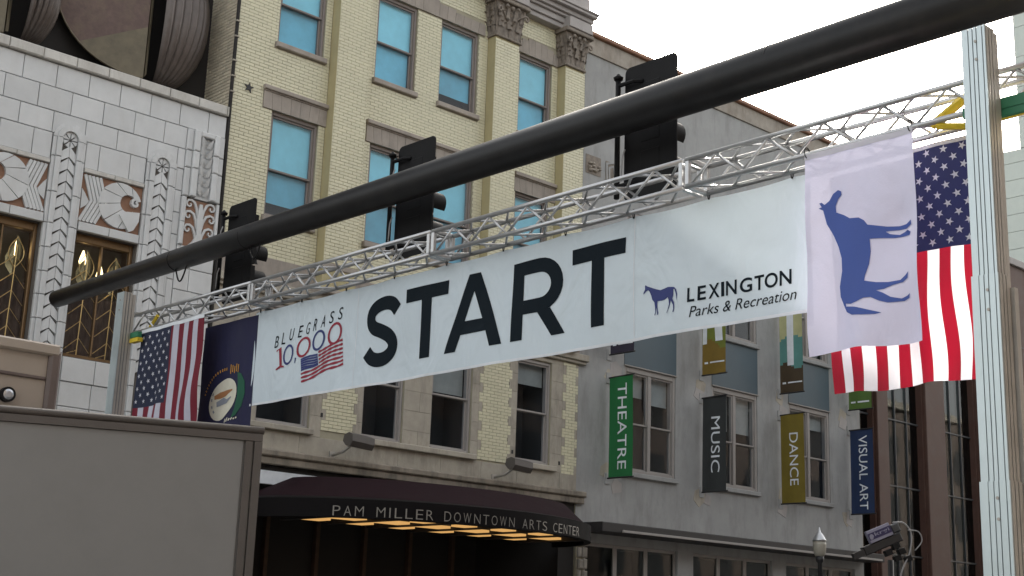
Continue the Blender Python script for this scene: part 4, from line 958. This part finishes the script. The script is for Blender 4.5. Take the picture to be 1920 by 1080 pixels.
# ================================================================== flags
def cloth_flag(name, label, w, h, x, y0, ztop, mats, mifn, fold, nu=52, nv=60, sag=.02, flare=0.0, skew=0, cat='flag', seed=0):
    def pos(u, v, e=0):                                     # u from left 0..w, v height down from top 0..h
        k = .25+.75*v/h
        d = fold*k*(math.sin(u*9.3+seed+v*.6)+.5*math.sin(u*19+seed*2-v*1.3)+.25*math.sin(u*4+v*5))
        d += fold*1.1*k*math.sin((u*.8+v)*6.1+seed)*math.sin(u*3+seed)
        uu = u+flare*(v/h)*(u/w-.5)+skew*v
        return (x+d-e, y0-uu, ztop-v-sag*math.sin(math.pi*u/w)*0+.012*math.sin(u*7+seed)*(v/h))
    T = thing(name, (x, y0-w/2, ztop-h), label, cat)
    me = MB().grid(nu, nv, lambda a, b: pos(a*w, b*h), mifn); Cl = me.build('cloth', mats, T, smooth=True)
    return T, Cl, pos
star = [((.5 if i % 2 == 0 else .2)*math.sin(i*math.pi/5), (.5 if i % 2 == 0 else .2)*math.cos(i*math.pi/5)) for i in range(10)]
def stars(Cl, pos, u0, u1, v0, v1, nu, nv, size):
    sm = None
    for j in range(nv):
        for i in range(nu):
            if (i+j) % 2: continue
            u = u0+(u1-u0)*(i+.5)/nu; v = v0+(v1-v0)*(j+.5)/nv; a = random.random()*6
            MB().add([pos(u+size*(p*math.cos(a)-q*math.sin(a)), v+size*(p*math.sin(a)+q*math.cos(a)), .004) for p, q in star], [tuple(range(10))]).build('star', 'flag_white', Cl)
FM = ['flag_white', 'flag_red', 'flag_navy']
# right flag: canton at the upper right, stripes running down
def mR(a, b):
    if a > .46 and b < .455: return 2
    return 1 if int((1-a)*13) % 2 == 0 else 0
T, Cl, pos = cloth_flag('national_flag', 'striped flag with starry canton, partly hidden behind the horse flag', 1.40, 2.03, 9.99, 6.66, 5.765, FM, mR, .030, nu=91, nv=66, skew=.02, seed=1)
stars(Cl, pos, .66, 1.38, .04, .90, 9, 11, .075)
MB().grid(40, 1, lambda a, b: pos(a*1.40, b*.04, .004)).build('header_tape', 'flag_white', Cl, smooth=True)
def mL(a, b):
    if a < .51 and b < .60: return 2
    return 1 if int((1-a)*13) % 2 == 0 else 0
T, Cl, pos = cloth_flag('national_flag', 'striped flag with starry canton hanging beside the dark blue seal flag', 1.74, 1.9, 9.668, 18.29, 5.80, ['flag_white_shaded', 'flag_red_shaded', 'flag_navy_shaded'], mL, .022, nu=91, nv=60, skew=-.015, seed=3)
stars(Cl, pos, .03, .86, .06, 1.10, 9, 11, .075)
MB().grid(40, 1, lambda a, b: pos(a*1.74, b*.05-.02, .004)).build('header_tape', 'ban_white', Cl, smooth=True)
# horse flag
HW = 1.055
T, Cl, pos = cloth_flag('horse_flag', 'pale lavender flag with a blue walking horse turned on its side', HW, 1.775, 9.655, 6.625, 5.80, ['flag_lavender'], None, .020, seed=5, sag=.0)
H2 = [(0.302,5.422),(0.334,5.404),(0.339,5.371),(0.299,5.337),(0.272,5.286),(0.276,5.228),(0.359,5.184),(0.42,5.142),(0.507,5.132),(0.556,5.1),(0.586,5.058),(0.759,5.016),(0.866,5.004),(0.925,5.01),(0.968,5.038),(0.972,5.0),(0.924,4.971),(0.865,4.971),(0.782,4.976),(0.746,4.974),(0.781,4.95),(0.863,4.93),(0.911,4.947),(0.935,4.96),(0.964,4.937),(0.956,4.912),(0.898,4.91),(0.827,4.91),(0.684,4.928),(0.599,4.935),(0.603,4.829),(0.585,4.722),(0.548,4.629),(0.539,4.582),(0.647,4.558),(0.766,4.543),(0.872,4.547),(0.915,4.579),(0.942,4.606),(0.935,4.554),(0.894,4.524),(0.812,4.514),(0.728,4.491),(0.649,4.488),(0.715,4.46),(0.785,4.417),(0.877,4.392),(0.924,4.407),(0.948,4.424),(0.942,4.387),(0.9,4.368),(0.759,4.372),(0.677,4.397),(0.595,4.436),(0.534,4.434),(0.472,4.411),(0.41,4.398),(0.349,4.412),(0.353,4.385),(0.446,4.367),(0.567,4.332),(0.698,4.297),(0.638,4.289),(0.517,4.291),(0.42,4.301),(0.359,4.336),(0.329,4.399),(0.296,4.482),(0.291,4.571),(0.32,4.7),(0.318,4.812),(0.288,4.919),(0.24,5.03),(0.179,5.144),(0.151,5.271),(0.112,5.295),(0.139,5.302),(0.119,5.34),(0.14,5.343),(0.165,5.319),(0.21,5.345),(0.25,5.399)]
print_on([(u+.025, 5.80-v) for u, v in H2], [tuple(range(len(H2)))], 'horse_emblem', 'flag_horse_blue', Cl, .005, pos=lambda a, b, e: pos(a, b, e), du=.04, dv=.06)
MB().grid(40, 1, lambda a, b: pos(a*HW, b*.05-.012, .004)).build('header_tape', 'flag_white', Cl, smooth=True)
for u in (.02, 1.03): MB().tube([(9.66+.04*math.cos(t), 6.625-u, 5.83+.05*math.sin(t)) for t in [i*math.pi/6 for i in range(13)]], .005, 5).build('cable_tie', 'rubber_black', T)
# dark blue state flag with seal
T, Cl, pos = cloth_flag('seal_flag', 'dark navy flag with a cream oval seal and gold lettering', 1.36, 1.75, 9.99, 17.05, 5.745, ['flag_deep_navy'], None, .012, seed=2)
KU, KZ = 18.6-17.05, 5.745                                   # offset of measured coordinates
def kp(a, b, e): return pos(a-KU, KZ-b, e)
n = 28; print_on([(2.187+.335*math.cos(2*math.pi*i/n)+.06*math.sin(2*math.pi*i/n), 4.652+.285*math.sin(2*math.pi*i/n)) for i in range(n)], [tuple(range(n))], 'seal_disc', 'seal_cream', Cl, .005, kp)
print_on(*strip([(1.97, 4.70), (2.1, 4.72), (2.25, 4.73), (2.42, 4.76)], [.05, .09, .08, .02]), 'seal_figure', 'seal_brown', Cl, .008, kp)
print_on(*strip([(2.03, 4.60), (2.18, 4.63), (2.3, 4.61), (2.41, 4.66)], [.07, .10, .06, .02]), 'seal_figure', 'seal_grey', Cl, .009, kp)
for a in (150, 170, 195, 215): print_on(*strip([(2.187+.28*math.cos(R(a+k*5)), 4.652+.23*math.sin(R(a+k*5))) for k in range(3)], .03), 'seal_mark', 'seal_grey', Cl, .008, kp)
for i in range(13):
    a = R(165-i*6.6); u, v = 2.187+.47*math.cos(a), 4.652+.42*math.sin(a)
    print_on(*strip([(u-.014*math.cos(a), v-.02*math.sin(a)), (u+.014*math.cos(a), v+.02*math.sin(a))], .022), 'gold_letter', 'seal_gold', Cl, .006, kp)
for i in range(5): print_on(*strip([(2.33+i*.045, 4.99+.02*(i % 2)), (2.335+i*.045, 5.12-.015*(i % 3))], .02), 'gold_spray', 'seal_gold', Cl, .006, kp)
print_on([(2.50, 5.0), (2.60, 4.97), (2.70, 4.86), (2.73, 4.70), (2.68, 4.52), (2.55, 4.40), (2.45, 4.36), (2.52, 4.5), (2.56, 4.66), (2.54, 4.82)], [tuple(range(10))], 'wreath', 'seal_green', Cl, .006, kp)
for i in range(6): print_on(*strip([(2.3+i*.05, 4.31+.01*i), (2.33+i*.05, 4.36+.012*(i % 2))], .02), 'gold_spray', 'seal_cream', Cl, .006, kp)

# ================================================================== arts banners on the grey building
def arts(x, word, m, label, z0=5.60, z1=8.19, upper=False):
    T = thing('street_banner', (x, FY, z0), label, 'banner', 'arts banners on the grey wall')
    y1, y0 = FY-.05, FY-.86                                 # wall side, street side
    def pos(a, b, e=0): return (x+.012*math.sin(b*3.1+x)+.008*math.sin(a*8+b*2)-e, y1-a*(y1-y0), z0+b*(z1-z0))
    if not upper:
        cl = MB().grid(16, 36, lambda a, b: pos(a, b)); Cl = cl.build('cloth', m, T, smooth=True)
        vs, fs, _ = text2d(word, .0)
        n = len(word); l0, l1 = {7: (.07, .92), 5: (.21, .80), 10: (.07, .95)}[n if word != 'DANCE' else 5]
        vs = [(.38+b*.36, 1-(l0+a*(l1-l0))) for a, b in vs]; print_on(vs, fs, 'lettering', 'ban_white', Cl, .008, pos, .12, .05)
    else:
        cl = MB().grid(16, 36, lambda a, b: pos(a, b), upper[1]); Cl = cl.build('cloth', upper[0], T, smooth=True)
        for q in upper[2]: print_on(*q, 'print', 'ban_white', Cl, .007, pos, .12, .06)
    for z in (z0, z1):
        MB().tube([(x, FY, z), (x, y0-.05, z+.02*(z > z0))], .022, 8).build('banner_rod', 'iron_black', T)
        MB().box(x-.09, x+.09, FY-.03, FY, z-.14, z+.14).build('wall_bracket', 'stucco_grey', T)
arts(25.98, 'THEATRE', 'ban_green', 'bright green banner reading THEATRE'); arts(29.78, 'MUSIC', 'ban_charcoal', 'charcoal banner reading MUSIC')
arts(33.42, 'DANCE', 'ban_mustard', 'mustard banner reading DANCE'); arts(37.04, 'VISUAL ART', 'ban_navy', 'navy blue banner reading VISUAL ART')
small = lambda z: [rect(.10, .25, z, z+.022), rect(.34, .95, z+.003, z+.019)]
arts(25.98, '', '', 'dark violet banner hanging above the green THEATRE banner', 8.80, 11.4, (['ban_violet'], None, small(.085)))
arts(29.78, '', '', 'olive and brown banner with white stripes above the MUSIC banner', 8.83, 11.4, (['ban_olive', 'ban_brown'], lambda a, b: 1 if b < .33+.06*math.sin(a*5) else 0, small(.12)+[rect(.02, .20, .34, 1.0), ([(.58, .36), (.88, .36), (.72, 1), (.42, 1)], [(0,1,2,3)])]))
arts(33.42, '', '', 'cream and teal landscape banner above the DANCE banner', 8.83, 11.4, (['ban_cream', 'ban_teal', 'ban_umber'], lambda a, b: 2 if b < .32+.05*math.sin(a*6) else (1 if b < .62+.05*math.sin(a*3) else 0), small(.11)+[rect(.34, .62, .32, 1.0)]))
arts(37.04, '', '', 'moss green banner hanging above the VISUAL ART banner', 8.83, 11.4, (['ban_moss'], None, [rect(.1, .3, .08, .1), rect(.4, .9, .08, .1)]))

# ================================================================== trailer and truck in the street
d = Vector((.922, -.387, 0)); nrm = Vector((.387, .922, 0)); P0 = Vector((6.89, 10.59, 0))
def TP(s, t, z): q = P0-d*s+nrm*t; return (q.x, q.y, z)         # s metres back along the side, t metres into the body
def tbox(mb, s0, s1, t0, t1, z0, z1): return mb.add([TP(s0,t0,z0),TP(s1,t0,z0),TP(s1,t1,z0),TP(s0,t1,z0),TP(s0,t0,z1),TP(s1,t0,z1),TP(s1,t1,z1),TP(s0,t1,z1)], [(0,3,2,1),(4,5,6,7),(0,1,5,4),(1,2,6,5),(2,3,7,6),(3,0,4,7)])
q = P0-d*3.5+nrm*.7
TR = thing('box_trailer', (q.x, q.y, 0), 'large grey panel-sided trailer with a dark rounded roof rail', 'trailer')
tbox(MB(), .03, 7.5, .03, 1.5, .95, 3.36).build('body', 'trailer_panel', TR)
tbox(MB(), .17, 7.3, .012, .028, 1.0, 3.26).build('side_panel', 'trailer_panel', TR)
MB().tube([TP(-.01, .02, 3.365), TP(7.5, .02, 3.365)], .036, 12).build('roof_rail', 'trailer_frame', TR, smooth=True)
tbox(MB(), .0, 7.5, -.012, .04, 3.265, 3.33).build('top_rail', 'trailer_frame', TR)
tbox(MB(), .0, .07, -.015, .06, .95, 3.26).build('corner_post', 'trailer_frame', TR)
tbox(MB(), .085, .15, -.006, .03, .95, 3.26).build('corner_post', 'trailer_frame', TR)
tbox(MB(), -.02, .05, .1, .2, 3.0, 3.22).build('latch', 'trailer_frame', TR)
for s in (2.2, 3.2):
    for t in (.15, 1.3):
        c = TP(s, t, .48); Wh = MB().tube([TP(s, t-.11, .48), TP(s, t+.11, .48)], .48, 20).build('wheel', 'rubber_black', TR); MB().tube([TP(s, t-.12, .48), TP(s, t-.1, .48)], .25, 16).build('rim', 'steel_grey', Wh)
tbox(MB(), .2, 7.2, .3, 1.2, .7, .94).build('chassis', 'trailer_frame', TR)
BT = thing('box_truck', (3.6, 14.4, 0), 'beige box truck body with round marker lamp behind the grey trailer', 'truck')
bx = MB().bbox(-1, 6.10, 13.3, 15.6, 1.0, 4.30, .03); bx.build('body', 'truck_beige', BT)
MB().bbox(-1, 6.12, 13.24, 13.6, 4.24, 4.36, .02).build('roof_rail', 'truck_beige', BT)
MB().bbox(6.02, 6.15, 13.25, 15.62, 1.0, 4.30, .03).build('corner_post', 'truck_trim', BT)
MB().bbox(-1, 6.01, 13.275, 13.31, 3.985, 4.02, .008).build('trim_strip', 'truck_trim', BT)
Lm = MB().tube([(5.63, 13.235, 3.785), (5.63, 13.32, 3.785)], .075, 20).build('marker_lamp', 'rubber_black', BT)
MB().lathe([(.001, .02), (.04, .012), (.055, 0)], (0, 0, 0), 16).mesh('x', 'lens')
lo = MB().tube([(5.63, 13.225, 3.785), (5.63, 13.236, 3.785)], [.03, .055], 16).build('lens', 'lens', Lm)
for x in (0, 4.6):
    for y in (13.55, 15.3): Wh = MB().tube([(x, y-.14, .5), (x, y+.14, .5)], .5, 20).build('wheel', 'rubber_black', BT); MB().tube([(x, y-.15, .5), (x, y-.13, .5)], .27, 16).build('rim', 'steel_grey', Wh)
MB().box(-1, 6, 13.7, 15.2, .65, .99).build('chassis', 'truck_trim', BT)

# ================================================================== street lamp and camera rig
SL = thing('street_lamp', (30.2, 20.5, .13), 'black post street lamp with frosted globe and silver cap before the shop front', 'street lamp')
MB().lathe([(.22, 0), (.2, .3), (.12, .5), (.07, .8), (.055, 3.55), (.1, 3.6), (.11, 3.72)], (30.2, 20.5, .13), 16).build('post', 'iron_black', SL, smooth=True)
MB().lathe([(.1, 3.7), (.15, 3.8), (.17, 4.0), (.165, 4.1)], (30.2, 20.5, .13), 18).build('globe', 'globe', SL, smooth=True)
MB().lathe([(.18, 4.1), (.17, 4.14), (.09, 4.28), (.04, 4.33), (.03, 4.38), (.01, 4.46)], (30.2, 20.5, .13), 18).build('cap', 'aluminium', SL, smooth=True)
MB().tube([(30.2, 20.5, 3.2), (29.75, 20.6, 3.2)], .02, 6).build('banner_arm', 'iron_black', SL)
CR = thing('camera_rig', (19.5, 12, 0), 'broadcast camera on a pole with a purple lettered side plate and white cables', 'camera')
MB().tube([(19.62, 12, 0), (19.62, 12, 3.0)], .045, 12).build('pole', 'iron_black', CR, smooth=True)
M0 = Matrix.Translation((19.32, 11.98, 3.33)) @ Matrix.Rotation(R(-44), 4, 'Z') @ Matrix.Rotation(R(-24), 4, 'Y')
def rig(name, mb, m, parent=CR):
    me = mb.mesh(name, m); me.transform(M0); return link(name, me, parent)
rig('camera_body', MB().bbox(-.34, .30, -.07, .12, -.17, -.03, .015), 'iron_black')
PL = rig('side_plate', MB().bbox(-.2, .19, -.09, .02, -.028, .17, .006), 'label_lilac')
rig('plate_band', MB().box(-.198, .188, -.094, -.0905, .018, .125), 'label_purple', PL)
vs, fs, _ = text2d('krgi', .01); rig('lettering', MB().add([(-.09+a*.25, -.097, .04+b*.07) for a, b in vs], fs), 'label_lilac', PL)
rig('plate_mark', MB().add([(-.145+.035*math.cos(t)-.01*(t > 3.4), -.0972, .065+.042*math.sin(t)) for t in [i*.42 for i in range(15)]], [tuple(range(15))]), 'label_lilac', PL)
rig('lens_hood', MB().box(-.52, -.34, -.06, .10, -.16, -.06), 'iron_black'); rig('rear_box', MB().bbox(.20, .34, -.06, .1, -.02, .12, .02), 'mullion_dark')
for k, (a, b) in enumerate(((.1, -.25), (-.05, -.3), (.15, -.36), (.05, -.43), (.2, -.5))): rig('control_block', MB().bbox(a, a+.12, -.08+.01*k, .06, b, b+.09, .01), 'rubber_black')
CV = lambda pts, r: MB().tube(smooth_pts3(pts), r, 8)
def smooth_pts3(p, n=5):
    out = []
    for i in range(len(p)-1):
        a, b, c, e = p[max(i-1,0)], p[i], p[i+1], p[min(i+2,len(p)-1)]
        for k in range(n):
            t = k/n; out.append(tuple(.5*((2*b[j])+(-a[j]+c[j])*t+(2*a[j]-5*b[j]+4*c[j]-e[j])*t*t+(-a[j]+3*b[j]-3*c[j]+e[j])*t**3) for j in (0,1,2)))
    return out+[p[-1]]
CV([(19.46, 11.84, 3.57), (19.58, 11.72, 3.57), (19.66, 11.64, 3.40), (19.62, 11.66, 3.1), (19.52, 11.75, 2.8), (19.58, 11.9, 2.3)], .012).build('cable', 'cable_white', CR, smooth=True)
CV([(19.60, 11.66, 3.46), (19.74, 11.56, 3.44), (19.80, 11.54, 3.30), (19.72, 11.62, 3.15)], .009).build('cable', 'cable_white', CR, smooth=True)
